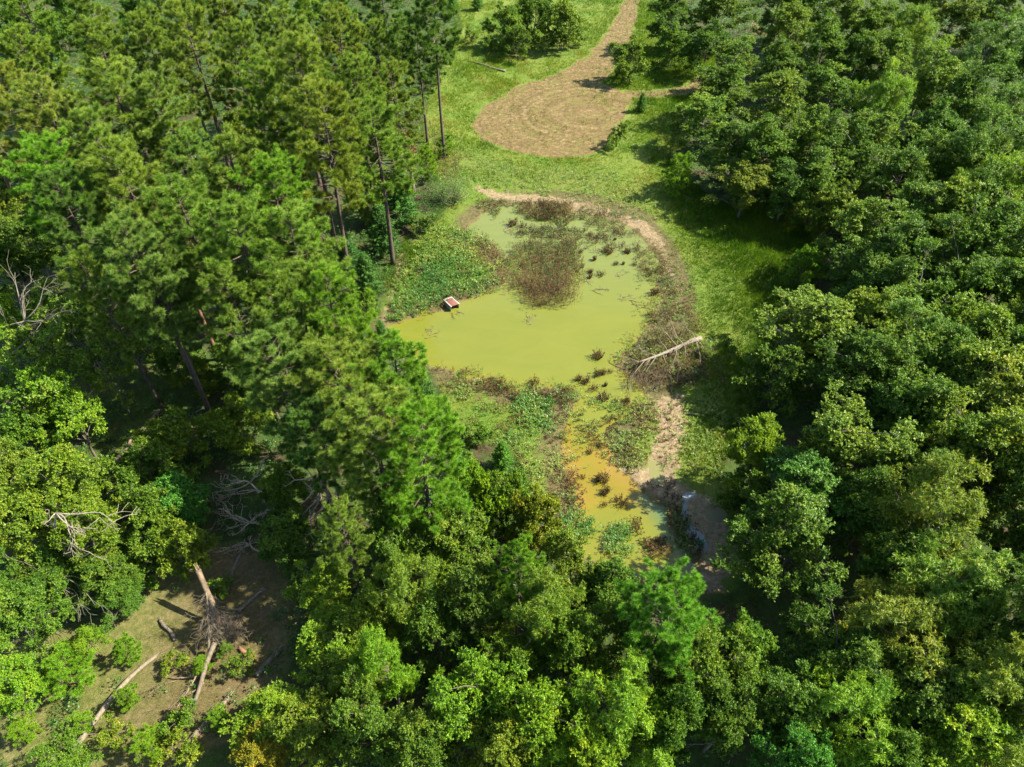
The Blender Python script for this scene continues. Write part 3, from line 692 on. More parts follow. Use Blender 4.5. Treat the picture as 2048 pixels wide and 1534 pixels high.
for a in RIGHT: tree(a[0], *a[1:3], a[3] * 1.12, *a[4:], group=GR)

GB = 'broadleaf trees along the bottom'
BOTTOM = [
 ('oak', 870, 1010, 2.2, 8, 't', 'teal green bushy tree south of the pines'),
 ('oak', 800, 1060, 2.2, 9, 'd', 'dark tree between the small narrow pine and the teal tree'),
 ('bush', 940, 1010, 1.7, 7, 'l', 'yellow green bush tree by the southern weeds'),
 ('bush', 1000, 1010, 1.6, 6, 'g', 'green bush tree nearest the weeds of the south shore'),
 ('oak', 900, 1110, 2.2, 9, 'g', 'fresh green tree left of the small round pine top'),
 ('bush', 1070, 1050, 1.7, 7, 'o', 'olive tree between the small round pine top and the weeds'),
 ('oak', 1125, 1140, 1.9, 8, 'w', 'pale speckled tree at the left bank of the south arm'),
 ('oak', 1205, 1195, 2.0, 7, 'd', 'dark tree between the pale speckled one and the large round pine'),
 ('willow', 815, 1180, 2.1, 10, 'w', 'grey green drooping tree in the lower middle'),
 ('oak', 650, 1185, 1.9, 5, 'l', 'yellow green tree above the brightest one, lower left of the middle'),
 ('oak', 665, 1290, 2.2, 5, 'l', 'brightest lime green tree beside the dead wood clearing'),
 ('oak', 735, 1260, 1.9, 6, 'y', 'yellow green tree right of the brightest lime one'),
 ('oak', 710, 1375, 1.8, 5, 'y', 'tree with yellow leaves below the brightest lime one'),
 ('willow', 775, 1350, 1.6, 8, 'l', 'small feathery pale tree right of the yellow leaved one'),
 ('oak', 870, 1260, 1.8, 7, 'd', 'shaded low tree in the dark gap, lower middle'),
 ('oak', 960, 1210, 2.0, 9, 'd', 'dark tree below the small round pine top'),
 ('willow', 1090, 1230, 2.1, 10, 'w', 'grey green tree between the two bright pine tops'),
 ('oak', 1150, 1300, 1.8, 9, 'g', 'glossy green tree left of the large round pine'),
 ('oak', 1040, 1330, 1.8, 8, 'y', 'yellow tipped tree left of the glossy green one'),
 ('oak', 1380, 1340, 2.2, 9, 'g', 'dense green tree just below the large round pine'),
 ('oak', 1460, 1310, 1.7, 8, 'w', 'grey speckled tree right of the dense green one'),
 ('oak', 1240, 1290, 1.9, 8, 'd', 'dark tree directly below left of the large round pine'),
 ('willow', 1225, 1430, 2.5, 10, 'l', 'big willow oak with star-like sprays on the bottom edge'),
 ('oak', 1330, 1450, 1.7, 9, 'd', 'dark tree between the willow oak and the bottom shade'),
 ('oak', 1440, 1440, 1.9, 8, 'd', 'sombre tree on the bottom edge, right of the willow oak'),
 ('oak', 950, 1410, 2.3, 9, 'l', 'yellow green tree on the bottom left of the willow oak'),
 ('oak', 1075, 1450, 2.0, 9, 'l', 'olive green tree touching the willow oak'),
 ('oak', 845, 1490, 1.9, 8, 'g', 'green tree on the bottom edge, left of the yellow green one'),
 ('oak', 1000, 1520, 1.8, 8, 'y', 'yellowish tree cut by the bottom edge in the middle'),
 ('oak', 540, 1445, 1.9, 4.5, 'l', 'light green tree on the bottom edge right of the clearing'),
 ('oak', 630, 1460, 2.0, 6, 'y', 'olive tree on the bottom edge, second right of the clearing'),
 ('oak', 735, 1460, 1.9, 9, 'g', 'green tree on the bottom edge, third right of the clearing'),
 ('oak', 520, 1530, 1.4, 4.5, 'a', 'yellow autumn tree cut by the bottom edge'),
 ('oak', 1165, 1530, 1.6, 8, 'l', 'small light tree under the willow oak at the bottom edge'),
 ('oak', 1590, 1530, 1.8, 8, 't', 'bluish green tree cut by the bottom edge, right of the middle'),
 ('oak', 1790, 1540, 1.8, 8, 'g', 'green tree cut by the bottom edge, between the two bright ones'),
]
for a in BOTTOM: tree(a[0], *a[1:], group=GB)

GL = 'broadleaf trees of the left wood'
LEFT = [
 ('oak', 15, 120, 3.0, 9, 'd', 'dark broadleaf tree on the left edge near the top corner'),
 ('oak', 275, 25, 3.0, 9, 'd', 'dark broadleaf tree at the top edge between pines'),
 ('oak', 620, 15, 2.6, 8, 'l', 'bright broadleaf tree at the top edge among pines'),
 ('bush', 690, 55, 2.2, 7, 'l', 'bright low broadleaf tree beside the bluish green pine'),
 ('bush', 60, 130, 2.6, 5, 'l', 'small bright broadleaf tree by the tan grass gap'),
 ('bush', 480, 285, 2.4, 7, 'g', 'round broadleaf tree at the foot of the grey snag'),
 ('bush', 560, 340, 2.2, 7, 'd', 'shaded broadleaf tree behind the twin bare trunks'),
 ('bush', 740, 385, 2.4, 7, 'w', 'pale broadleaf tree below the shaggy edge pine'),
 ('bush', 590, 455, 2.6, 7, 'y', 'yellow tinged broadleaf tree left of the bare trunks'),
 ('oak', 60, 490, 3.0, 8, 'd', 'dark broadleaf tree on the left edge above the grey dead branches'),
 ('bush', 30, 560, 2.6, 7, 'd', 'dark broadleaf tree behind the grey dead branches'),
 ('bush', 60, 665, 2.3, 7, 'l', 'yellow green broadleaf tree under the grey dead branches'),
 ('thin', 155, 650, 2.8, 9, 'w', 'sparse pale broadleaf tree with bare twigs, left edge side'),
 ('thin', 90, 740, 2.8, 9, 'w', 'sparse pale broadleaf tree above the tan glade'),
 ('thin', 210, 740, 2.0, 8, 'w', 'sparse small broadleaf tree above the forked dead stem'),
 ('thin', 40, 830, 2.7, 8, 'w', 'sparse pale broadleaf tree on the left edge at mid height'),
 ('bush', 455, 735, 1.8, 4, 'g', 'low green bush tree behind the trunks at the back of the log clearing'),
 ('bush', 395, 760, 1.5, 3.5, 'y', 'low yellowish bush tree between the two bare trunks of the log clearing'),
 ('bush', 350, 720, 1.6, 4, 'd', 'low dark bush tree at the foot of the orange-barked trunk'),
 ('bush', 500, 770, 1.6, 4, 'g', 'low green bush tree under the pines east of the log clearing'),
 ('bush', 30, 60, 3.0, 7, 'd', 'dark broadleaf tree behind the corner pine'),
 ('bush', 120, 70, 2.6, 6, 'g', 'green broadleaf tree at the tan gap near the top left corner'),
 ('bush', 140, 20, 2.8, 7, 'd', 'dark broadleaf tree at the top edge left of the thin pine'),
 ('bush', 400, 15, 2.8, 7, 'g', 'green broadleaf tree at the top edge beside the olive pine'),
 ('bush', 20, 350, 2.4, 6, 'g', 'green broadleaf tree behind the leaning pinkish trunk'),
 ('bush', 15, 430, 2.4, 6, 'o', 'olive broadleaf tree on the left edge below the leaning pinkish trunk'),
 ('thin', 250, 670, 1.9, 8, 'w', 'sparse pale broadleaf tree between the thin dead twigs and the bare pine trunk'),
 ('thin', 120, 800, 2.2, 8, 'l', 'sparse green broadleaf tree in front of the tan glade'),
 ('thin', 150, 850, 2.3, 7, 'l', 'sparse broadleaf tree spreading over the log clearing'),
 ('bush', 70, 900, 2.2, 6, 'd', 'low dark tree below the sparse spreading one'),
 ('oak', 130, 985, 2.6, 9, 'y', 'broad yellow green oak behind the bleached dead branches'),
 ('oak', 40, 1050, 2.6, 9, 'y', 'broad yellow green oak on the left edge'),
 ('oak', 180, 1070, 2.2, 8, 'y', 'yellow green oak right of the bleached dead branches'),
 ('bush', 310, 950, 2.1, 6, 'd', 'low dark tree right of the pale lying log'),
 ('bush', 360, 1010, 1.9, 5, 't', 'dark bluish bushy tree left of the tangled dead branches'),
 ('bush', 355, 880, 2.0, 5, 'y', 'low yellowish bush tree between the pine trunks'),
 ('bush', 475, 850, 2.0, 5, 'y', 'low yellow speckled bush tree at the foot of the soft grey green pine'),
 ('bush', 570, 985, 1.6, 5, 'g', 'bush tree at the foot of the thick grey trunk'),
 ('bush', 300, 1050, 2.0, 6, 'g', 'green bush tree in the shade above the dead wood clearing'),
 ('bush', 375, 1095, 1.5, 5, 'y', 'small yellow green tree above the broken snag'),
 ('bush', 575, 1085, 1.9, 4.5, 'd', 'dark tree right of the tangled dead branches'),
 ('oak', 90, 1160, 1.9, 6, 'd', 'dark tree behind the small grey dead branch, left side'),
 ('oak', 210, 1160, 1.9, 5, 'd', 'low dark tree left of the red earth patch'),
 ('oak', 45, 1240, 2.1, 7, 'g', 'green tree on the left edge above the lime young pine'),
 ('oak', 30, 1370, 1.4, 5, 'l', 'yellow green small tree on the left edge by the clearing'),
 ('oak', 175, 1290, 1.0, 3.5, 'l', 'little yellow green tree above the lime young pine'),
 ('oak', 10, 960, 2.0, 8, 'w', 'pale tree cut by the left edge at two thirds down'),
 ('oak', 130, 1530, 1.5, 5, 'g', 'green tree cut by the bottom edge in the clearing'),
 ('oak', 235, 1200, 1.4, 3.5, 'd', 'low dark bush tree on the left rim of the red earth patch'),
]
for a in LEFT: tree(a[0], *a[1:], group=GL)

CED = [
 ('cedar', 800, 400, 2.2, 6.5, 'g', 'tallest dark cedar on the west shore of the pond'),
 ('cedar', 765, 465, 1.9, 5.5, 'd', 'dark cedar behind the two bare pine trunks'),
 ('cedar', 735, 560, 1.6, 5, 'g', 'bright cedar beside the pale shore path'),
 ('cedar', 700, 520, 1.5, 5, 'd', 'dark cedar left of the bright shore cedar'),
 ('cedar', 850, 810, 1.5, 6, 'g', 'cedar at the right foot of the bright shore pine'),
 ('cedar', 765, 680, .9, 4, 'd', 'narrow dark cedar at the west tip of the pond'),
 ('cedar', 1005, 915, .9, 3, 'l', 'small bright cedar among the south weeds'),
 ('cedar', 1284, 208, .9, 2.5, 'l', 'little cedar right of the dirt circle'),
 ('cedar', 905, 8, 1.3, 4, 'l', 'small bright cedar at the top of the meadow'),
 ('cedar', 955, 5, 1.2, 3, 'l', 'second small cedar at the top of the meadow'),
 ('younpine', 1355, 352, 1.5, 4.5, 'l', 'small bright pine standing in the shade on the grass'),
 ('younpine', 128, 1345, 1.25, 3, 'l', 'lime young pine in the lower left clearing, widest one'),
 ('younpine', 258, 1395, .62, 1.8, 'l', 'lime young pine right of the long pale log'),
 ('younpine', 252, 1300, .7, 2.2, 'l', 'lime young pine above the end of the long pale log'),
 ('younpine', 50, 1465, .7, 1.8, 'l', 'lime young pine in the bottom left of the clearing'),
 ('younpine', 165, 1450, .6, 1.4, 'l', 'lime young pine left of the long pale log'),
 ('younpine', 300, 1490, .9, 2.2, 'l', 'lime young pine at the bottom edge right of the long log'),
 ('younpine', 405, 1330, .5, 1.4, 'l', 'tiny lime pine beside the sunlit snag leg'),
 ('younpine', 440, 1435, .6, 1.6, 'l', 'lime young pine by the grey log at the right of the clearing'),
 ('younpine', 890, 290, 1.0, 2.5, 'l', 'young pine right of the vine-wrapped snag'),
 ('younpine', 855, 330, 1.2, 4, 'g', 'bushy young pine at the foot of the vine-wrapped snag'),
 ('younpine', 795, 95, 1.8, 6, 't', 'bluish young pine under the dark spreading pines'),
 ('shrub', 1240, 270, 1.3, 2.8, 'w', 'pale leaved shrub on the right rim of the dirt circle'),
 ('shrub', 1225, 290, .9, 1.8, 'w', 'small shrub below the pale one on the rim of the dirt circle'),
 ('bush', 1612, 540, 1.5, 4.5, 'l', 'slender bright shrub tree at the end of the bright grass'),
 ('shrub', 975, 90, 1.5, 2.6, 'w', 'pale shrub left of the meadow thicket'),
 ('shrub', 940, 72, 1.3, 2.2, 'g', 'green shrub on the meadow right of the spreading pine'),
 ('shrub', 1150, 75, 1.4, 2.4, 'd', 'dark shrub at the right foot of the meadow thicket'),
 ('shrub', 1155, 92, .6, 1, 'w', 'tiny pale shrub on the grass by the dirt road'),
 ('shrub', 225, 1475, .9, 2, 'y', 'yellow green shrub beside the lower end of the long log'),
 ('shrub', 350, 1325, .7, 1.3, 'y', 'low yellow shrub left of the dead brush'),
 ('shrub', 450, 1300, .6, 1.2, 'g', 'low green shrub at the foot of the dead brush'),
 ('shrub', 480, 1330, .8, 1.5, 'g', 'green shrub at the right rim of the clearing'),
 ('shrub', 300, 1140, 1.0, 2.0, 'g', 'green shrub on the left of the red earth patch'),
 ('shrub', 440, 1180, .9, 1.8, 'g', 'green shrub beside the top of the broken snag'),
 ('shrub', 365, 1440, 1.0, 2.0, 'g', 'green shrub on the bottom of the dead wood clearing'),
 ('shrub', 355, 1500, 1.1, 2.2, 'y', 'yellow leaved shrub near the bottom edge by the clearing'),
 ('shrub', 960, 870, 1.1, 2.0, 'g', 'green shrub above the small bright cedar'),
 ('shrub', 905, 880, 1.2, 2.2, 'd', 'dark shrub at the shore foot of the pines'),
 ('shrub', 935, 950, 1.4, 2.6, 'g', 'green shrub left of the small bright cedar'),
 ('shrub', 1030, 965, 1.1, 2.2, 'g', 'green shrub right of the small bright cedar'),
 ('shrub', 850, 450, 1.3, 2.4, 'd', 'dark shrub on the shore right of the tallest cedar'),
 ('shrub', 720, 610, 1.3, 2.6, 'g', 'green shrub between the shore cedar and the bright pine'),
 ('shrub', 745, 620, .9, 1.6, 'd', 'small dark shrub at the west end of the weeds'),
 ('shrub', 840, 220, 1.4, 2.6, 'g', 'green shrub on the meadow side of the pines'),
 ('shrub', 860, 165, 1.4, 2.6, 'd', 'dark shrub under the low dark pine on the meadow edge'),
 ('shrub', 1535, 700, 1.3, 2.5, 'd', 'shaded shrub left of the big pond-side oak'),
 ('shrub', 1480, 840, .9, 1.6, 'g', 'small shrub above the slim bright tree'),
]
for a in CED: tree(a[0], *a[1:])

# the thin willow bush on the north west shore: mostly fine bare twigs
def twig_bush(px, py, R, H, label, seed, leafy=500):
    rng = np.random.default_rng(seed); c = P(px, py); z = float(ground_z(c[:1], c[1:2])[0])
    e = bpy.data.objects.new('willow_bush', None); COL.objects.link(e); e.location = (c[0], c[1], z); tag(e, label, 'shrub')
    w = MB(); cr = MB(); tips = []
    for k in range(90):
        a = rng.random() * 6.28; r = R * rng.random() ** .5; t = np.array([math.cos(a) * r, math.sin(a) * r, H * (1 - .5 * (r / R) ** 2) * rng.uniform(.5, 1)])
        p = curve_pts(np.array([0, 0, -.1]), t, 6, .08, rng); tube(w, p, np.linspace(.028, .006, 6), 4, cap=False)
        for j in range(5):
            s = p[rng.integers(2, 6)]; q = s + rng.normal(size=3) * .35 + np.array([0, 0, .2]); tube(w, np.array([s, q]), [.008, .004], 3, cap=False); tips.append(q)
    tips = np.array(tips); T = tips[rng.integers(0, len(tips), leafy * 6)] + rng.normal(size=(leafy * 6, 3)) * .18
    leaves(cr, T, np.array([[0, 0, 1.0]]).repeat(len(T), 0), .13, .035, rng, np.clip(rng.normal(.6, .2, len(T)), 0, 1), 1.2)
    link('stems', w.mesh('stems', M_BBARK, True), e); o = link('foliage', cr.mesh('foliage', M_UNDER), e); o.color = (2.6, 2.2, 2.0, 1)
twig_bush(905, 405, 2.3, 3.4, 'thin twiggy willow bush on the north west shore of the pond', 5, 900)

# ---------------------------------------------------------------- dead wood
def grow(mb, a, d, L, r, rng, depth, droop=0.0, bow=.12, minr=.006, kids=(3, 6)):
    """a bare branch that forks into finer ones"""
    n = 7; p = [np.array(a, float)]; dd = norm(np.array(d, float))
    for k in range(n - 1):
        dd = norm(dd + rng.normal(size=3) * bow + np.array([0, 0, -droop])); q = p[-1] + dd * L / (n - 1)
        q[2] = max(q[2], .02) if True else q[2]; p.append(q)
    p = np.array(p); tube(mb, p, np.linspace(r, max(r * .3, minr), n), 5 if r > .02 else 3, cap=r > .03)
    if depth > 0:
        for k in range(rng.integers(*kids)):
            i = rng.integers(2, n); s = norm(p[min(i, n - 1)] - p[i - 1]); o = norm(np.cross(s, rng.normal(size=3)))
            grow(mb, p[i], s * rng.uniform(.4, 1.1) + o * rng.uniform(.5, 1.0), L * rng.uniform(.35, .65), max(r * .45, minr), rng, depth - 1, droop, bow, minr, kids)
    return p

def anchored(name, pts, cat, label, group=None):
    """an empty at the foot of the thing; returned with a function that shifts points to its own space"""
    c = np.array(pts[0], float); e = bpy.data.objects.new(name, None); COL.objects.link(e); e.location = tuple(c)
    tag(e, label, cat, group); return e, c
def place(name, mbd, mat, parent, c, col=(1, 1, 1)):
    mbd.V = [v - c for v in mbd.V]
    o = link(name, mbd.mesh(name, mat, True), parent); o.color = (*col, 1); return o
def gz1(p): return float(ground_z(np.array([p[0]]), np.array([p[1]]))[0])

# fallen tree lying on the east shore, branches pointing down into the weeds
def fallen_tree():
    rng = np.random.default_rng(91)
    a = P(1402, 676, .45); b = P(1278, 724, .75); e, c = anchored('fallen_tree', [P(1402, 676, 0)], 'fallen tree', 'bleached fallen tree with bare branches lying on the east shore of the pond')
    t = MB(); p = curve_pts(a, b, 12, .02, rng); tube(t, p, np.interp(np.linspace(0, 1, 12), [0, .1, 1], [.21, .19, .07]), 9); place('trunk', t, M_PALE, e, c, (.82, .82, .8))
    dk = MB(); tube(dk, curve_pts(p[1] + [0, .1, .16], p[6] + [0, -.25, .05], 6, .03, rng), [.10, .12, .11, .10, .08, .05], 6); place('bark_strip', dk, M_DEAD, e, c)
    # branches: pixel ends, height at the end
    ends = [(.15, 1370, 645, 1.6), (.28, 1340, 635, 2.0), (.42, 1322, 655, 1.8), (.55, 1318, 680, .9), (.75, 1278, 690, .8), (1.0, 1232, 716, .3), (1.0, 1245, 735, .1),
            (.1, 1400, 740, .1), (.12, 1425, 728, .1), (.35, 1372, 742, .1), (.42, 1365, 760, .1), (.5, 1335, 758, 0), (.55, 1345, 775, 0), (.65, 1312, 770, 0), (.72, 1300, 778, 0),
            (.8, 1290, 765, 0), (.85, 1272, 765, 0), (.95, 1262, 778, 0), (.9, 1285, 745, .1), (.3, 1385, 770, .1), (.6, 1322, 742, .1)]
    for f, x, y, z in ends:
        s = p[min(11, int(f * 11))]; q = P(x, y, z + .05); m = MB(); L = np.linalg.norm(q - s)
        pp = curve_pts(s, q, 7, .09, rng); tube(m, pp, np.linspace(.045, .014, 7), 5)
        for k in range(rng.integers(5, 9)):
            i = rng.integers(2, 7); grow(m, pp[i], norm(q - s) + rng.normal(size=3) * .6, L * rng.uniform(.2, .4), .016, rng, 1, .03, .12, .009, (2, 4))
        place('branch', m, M_PALE, e, c, (.9, .85, .75) if z > .5 else (.7, .66, .6))
    # brush of its crown in the weeds
    m = MB()
    for k in range(110):
        x = rng.uniform(1270, 1395); s = P(x, 700 + rng.uniform(20, 55), rng.uniform(.2, .5)); grow(m, s, [rng.normal() * .5, -1, rng.normal() * .2 - .1], rng.uniform(.5, 1.3), .016, rng, 1, .02, .1, .009, (1, 4))
    place('twigs', m, M_DEAD, e, c, (.9, .8, .7))
fallen_tree()

def log(p0, p1, r0, r1, label, mat=None, seed=1, z=None, group=None, br=4, name='fallen_log', col=(1, 1, 1), bl=(.5, 1.6), z1=None):
    rng = np.random.default_rng(seed)
    a = P(*p0); b = P(*p1)
    a = P(*p0, (gz1(a) + r0 * .8) if z is None else z); b = P(*p1, (gz1(b) + r1 * .8) if z1 is None else z1)
    e, c = anchored(name, [P(*p0, 0)], 'log', label, group)
    t = MB(); p = curve_pts(a, b, 16, .03, rng); tube(t, p, np.linspace(r0, r1, 16) * rng.uniform(.86, 1.12, 16), 9); place('trunk', t, mat or M_DEAD, e, c, col)
    sp = MB()
    for k in range(6):
        a_ = p[-1] + rng.normal(size=3) * r1 * .5; tube(sp, np.array([a_ - norm(p[-1] - p[-2]) * .1, a_ + norm(p[-1] - p[-2]) * rng.uniform(.08, .35)]), [r1 * .4, .006], 4)
    place('splintered_end', sp, M_PALE, e, c, col)
    for k in range(br):
        i = rng.integers(3, 12); d = norm(b - a); o = norm(np.cross(d, [0, 0, 1])) * rng.choice([-1, 1])
        m = MB(); grow(m, p[i], d * .7 + o + np.array([0, 0, rng.uniform(-.1, .3)]), rng.uniform(*bl), max(.3 * r1, .02), rng, 1, .05, .12, .009, (1, 4)); place('branch', m, mat or M_DEAD, e, c, col)
    return e
LG = 'fallen logs on the forest floor'
log((1010, 142), (936, 121), .15, .07, 'grey fallen log lying on the top meadow', M_PALE, 3, br=5, bl=(1.0, 2.6), col=(.8, .75, .7))
log((122, 1528), (312, 1312), .17, .10, 'long pale fallen log crossing the lower left clearing', M_PALE, 4, br=1, group=LG, col=(.78, .74, .66))
log((378, 1485), (462, 1388), .19, .13, 'thick grey log at the right of the dead wood clearing', M_DEAD, 5, br=0, group=LG, col=(1.2, 1.1, 1))
log((208, 945), (262, 880), .20, .14, 'pale lying log left of the low dark tree', M_DEAD, 6, br=1, group=LG, col=(1.3, 1.15, 1))
log((285, 860), (318, 822), .18, .14, 'short log end beside the pine trunks in the log clearing', M_DEAD, 7, br=0, group=LG)
log((452, 1190), (486, 1095), .15, .10, 'dark log standing aslant above the broken snag', M_DEAD, 8, br=1, group=LG)
log((476, 1222), (525, 1180), .14, .10, 'short grey log right of the broken snag', M_DEAD, 9, br=0, group=LG)
log((512, 1350), (560, 1300), .18, .14, 'grey log half hidden beside the lime green tree', M_DEAD, 10, br=0, group=LG)
log((350, 1280), (320, 1240), .12, .09, 'short weathered log on the red earth patch', M_DEAD, 12, br=0, group=LG)
log((165, 810), (228, 715), .11, .05, 'forked bare stem leaning over the tan glade', M_PALE, 13, br=4, group=LG, z1=2.6, col=(.8, .7, .6))
log((200, 940), (305, 845), .10, .05, 'thin bare stem crossing the log clearing', M_DEAD, 17, br=3, group=LG, z=.4)
log((60, 925), (80, 900), .10, .06, 'short broken stick below the sparse spreading tree', M_PALE, 18, br=3, group=LG)
log((390, 825), (420, 815), .08, .05, 'small bare stick at the foot of the pine trunk', M_DEAD, 19, br=2, group=LG)
log((1395, 830), (1372, 827), .07, .04, 'small pale stick on the shaded grass of the east shore', M_PALE, 20, br=0)

# leaning broken snag with peeled wood and dead brush
def snag():
    rng = np.random.default_rng(44)
    foot = P(445, 1262, .1); top = P(396, 1140, 3.2); e, c = anchored('broken_snag', [P(445, 1262, 0)], 'dead tree', 'broken leaning snag with peeled orange wood and grey dead brush')
    p = curve_pts(foot, top, 12, .01, rng)
    t = MB(); tube(t, p[4:], np.linspace(.15, .165, 8), 10)
    for k in range(7):
        a = p[-1] + rng.normal(size=3) * .08; tube(t, np.array([a - [0, 0, .1], a + norm(p[-1] - p[-3]) * rng.uniform(.15, .45)]), [.06, .005], 4)
    place('trunk', t, M_DEAD, e, c, (1.1, .95, .8))
    t = MB(); tube(t, p[:5], np.linspace(.12, .148, 5), 10); place('peeled_wood', t, M_ORANGE, e, c)
    # thin bare stem beside it and its fan of dead twigs
    s0 = P(412, 1185, 3.4); s1 = P(418, 1320, .6); q = curve_pts(s0, s1, 9, .03, rng); t = MB(); tube(t, q, np.linspace(.05, .08, 9), 6); place('stem', t, M_PALE, e, c, (.62, .58, .50))
    for k in range(6):
        m = MB()
        for j in range(9):
            i = rng.integers(0, 6); grow(m, q[i] + rng.normal(size=3) * .05, [rng.normal() * .9 + .4, -rng.uniform(.3, 1.2), -.5 + rng.normal() * .4], rng.uniform(.6, 1.7), .014, rng, 1, .02, .22, .006, (2, 5))
        place('dead_branch', m, M_PALE, e, c, (1.05, .95, .85))
    m = MB()
    for k in range(230):
        s = P(rng.uniform(425, 485), rng.uniform(1225, 1270), rng.uniform(.5, 1.2)); grow(m, s, [rng.normal() * .5 + .2, -1, -.35 + rng.normal() * .3], rng.uniform(.4, 1.1), .009, rng, 1, .03, .25, .005, (1, 4))
    place('twigs', m, M_PALE, e, c, (1.0, .9, .78))
snag()
def leaning_log():
    rng = np.random.default_rng(45); a = P(388, 1408, .1); b = P(430, 1285, 1.2); e, c = anchored('fallen_log', [P(388, 1408, 0)], 'log', 'thick sunlit log propped below the broken snag', LG)
    t = MB(); tube(t, curve_pts(a, b, 10, .03, rng), np.linspace(.10, .15, 10), 9); place('trunk', t, M_PALE, e, c, (.62, .58, .50))
    m = MB(); tube(m, curve_pts(a, P(368, 1475, .1), 6, .06, rng), np.linspace(.09, .05, 6), 7); place('broken_end', m, M_PALE, e, c)
    for x, y in ((300, 1345), (275, 1440), (285, 1400), (310, 1460), (330, 1470), (345, 1420)):
        m = MB(); s = P(400 + rng.uniform(-8, 8), 1350 + rng.uniform(-20, 20), .35); q = P(x, y, .1); pp = curve_pts(s, q, 8, .05, rng); tube(m, pp, np.linspace(.05, .015, 8), 5)
        for k in range(6): grow(m, pp[rng.integers(2, 8)], norm(q - s) + rng.normal(size=3) * .4, rng.uniform(.5, 1.3), .014, rng, 1, .05, .12, .008, (1, 3))
        place('branch', m, M_DEAD, e, c, (1.3, 1.15, 1))
    o = MB(); tube(o, curve_pts(P(494, 1312, .1), P(478, 1292, .35), 5, .05, rng), [.12, .14, .13, .1, .05], 8)
    e2, c2 = anchored('stump', [P(494, 1312, 0)], 'stump', 'orange broken stump right of the dead brush'); place('stump_wood', o, M_ORANGE, e2, c2)
leaning_log()

def bare_crown(name, foot, fork, ends, r, label, mat, seed, cat='dead tree', kids=(3, 6), depth=2, col=(1, 1, 1), group=None, twr=.011):
    """a bare dead top: one stem from foot to fork (px, py, z), then limbs towards the given ends"""
    rng = np.random.default_rng(seed); f = P(*foot); k0 = P(*fork); e, c = anchored(name, [P(foot[0], foot[1], foot[2])], cat, label, group)
    t = MB(); p = curve_pts(f, k0, 9, .03, rng); tube(t, p, np.linspace(r, r * .6, 9), 8); place('trunk', t, mat, e, c, col)
    for x, y, z in ends:
        m = MB(); q = P(x, y, z); pp = curve_pts(k0 if rng.random() < .6 else p[rng.integers(4, 9)], q, 8, .07, rng); tube(m, pp, np.linspace(r * .5, r * .16, 8), 6)
        L = np.linalg.norm(q - k0)
        for k in range(rng.integers(*kids)): grow(m, pp[rng.integers(2, 8)], norm(q - k0) + rng.normal(size=3) * .7, L * rng.uniform(.25, .5), r * .22, rng, depth - 1, 0, .14, twr, (2, 4))
        place('branch', m, mat, e, c, col)
    return e
bare_crown('dead_tree', (-60, 780, 0), (48, 642, 8), [(62, 565, 10), (60, 580, 9.5), (20, 650, 9), (105, 585, 9.8), (130, 610, 9), (95, 555, 10.5), (0, 610, 9.5), (30, 545, 10.3), (150, 625, 8.6)], .10,
           'bleached bare branches rising at the left edge', M_PALE, 21, kids=(3, 5), col=(.6, .62, .6), twr=.010)
bare_crown('dead_tree', (150, 1120, 0), (112, 1026, 7.6), [(200, 1035, 8), (225, 1045, 7.5), (155, 1090, 7), (150, 1060, 7.6), (180, 1105, 6.8), (90, 1045, 7.5), (98, 1020, 8)], .09,
           'bleached dead branches lying over the yellow green oaks, left side', M_PALE, 22, col=(1.1, 1.1, 1.05), twr=.012)
bare_crown('dead_tree', (120, 1190, 0), (92, 1140, 3.5), [(190, 1210, 3), (160, 1205, 2.8), (140, 1185, 3.2), (150, 1220, 2.5), (82, 1120, 4)], .06,
           'small grey green dead branch below the bleached one', M_PALE, 23, col=(.7, .85, .7), twr=.011)
bare_crown('dead_branches', (530, 1005, 0.2), (500, 965, 1.4), [(415, 1003, .6), (425, 985, 1.2), (440, 1000, .4), (520, 930, 2.2), (470, 960, 1.8), (560, 985, 1.2), (450, 970, 2)], .09,
           'upper heap of pale tangled dead branches by the log clearing', M_PALE, 24, 'branch pile', col=(1.5, 1.45, 1.35), twr=.016, kids=(5, 9))
bare_crown('dead_branches', (560, 1050, 0.2), (500, 1045, .9), [(440, 1060, .5), (430, 1045, .6), (440, 1030, 1.2), (470, 1070, .4), (520, 1030, 1.4), (545, 1025, 1.4), (450, 1015, 1.3)], .10,
           'middle heap of pale tangled dead branches by the log clearing', M_PALE, 25, 'branch pile', col=(1.4, 1.35, 1.2), twr=.016, kids=(5, 9))
bare_crown('dead_branches', (560, 1110, 0.2), (500, 1090, .8), [(432, 1095, .5), (440, 1110, .4), (420, 1102, .5), (460, 1115, .3), (500, 1075, .9), (530, 1085, .9)], .09,
           'lower heap of dark tangled dead branches by the log clearing', M_DEAD, 26, 'branch pile', col=(1.9, 1.8, 1.6), twr=.016, kids=(5, 9))
bare_crown('dead_tree', (535, 345, 0), (497, 215, 11), [(480, 140, 15), (470, 180, 13), (505, 175, 13), (460, 210, 12), (520, 200, 11)], .15,
           'tall leaning grey snag with bare twigs between the pines', M_DEAD, 27, col=(1.6, 1.45, 1.35))
bare_crown('dead_tree', (110, 330, 0), (85, 240, 11), [(72, 190, 14), (95, 225, 13), (60, 215, 13)], .12, 'grey bare stem among the olive pines near the left edge', M_DEAD, 28, col=(1.4, 1.3, 1.2))
bare_crown('dead_tree', (35, 400, 0), (-5, 320, 9), [(-25, 280, 12), (-10, 270, 12)], .17, 'leaning pinkish bare trunk cut by the left edge', M_PALE, 29, col=(.75, .62, .52))
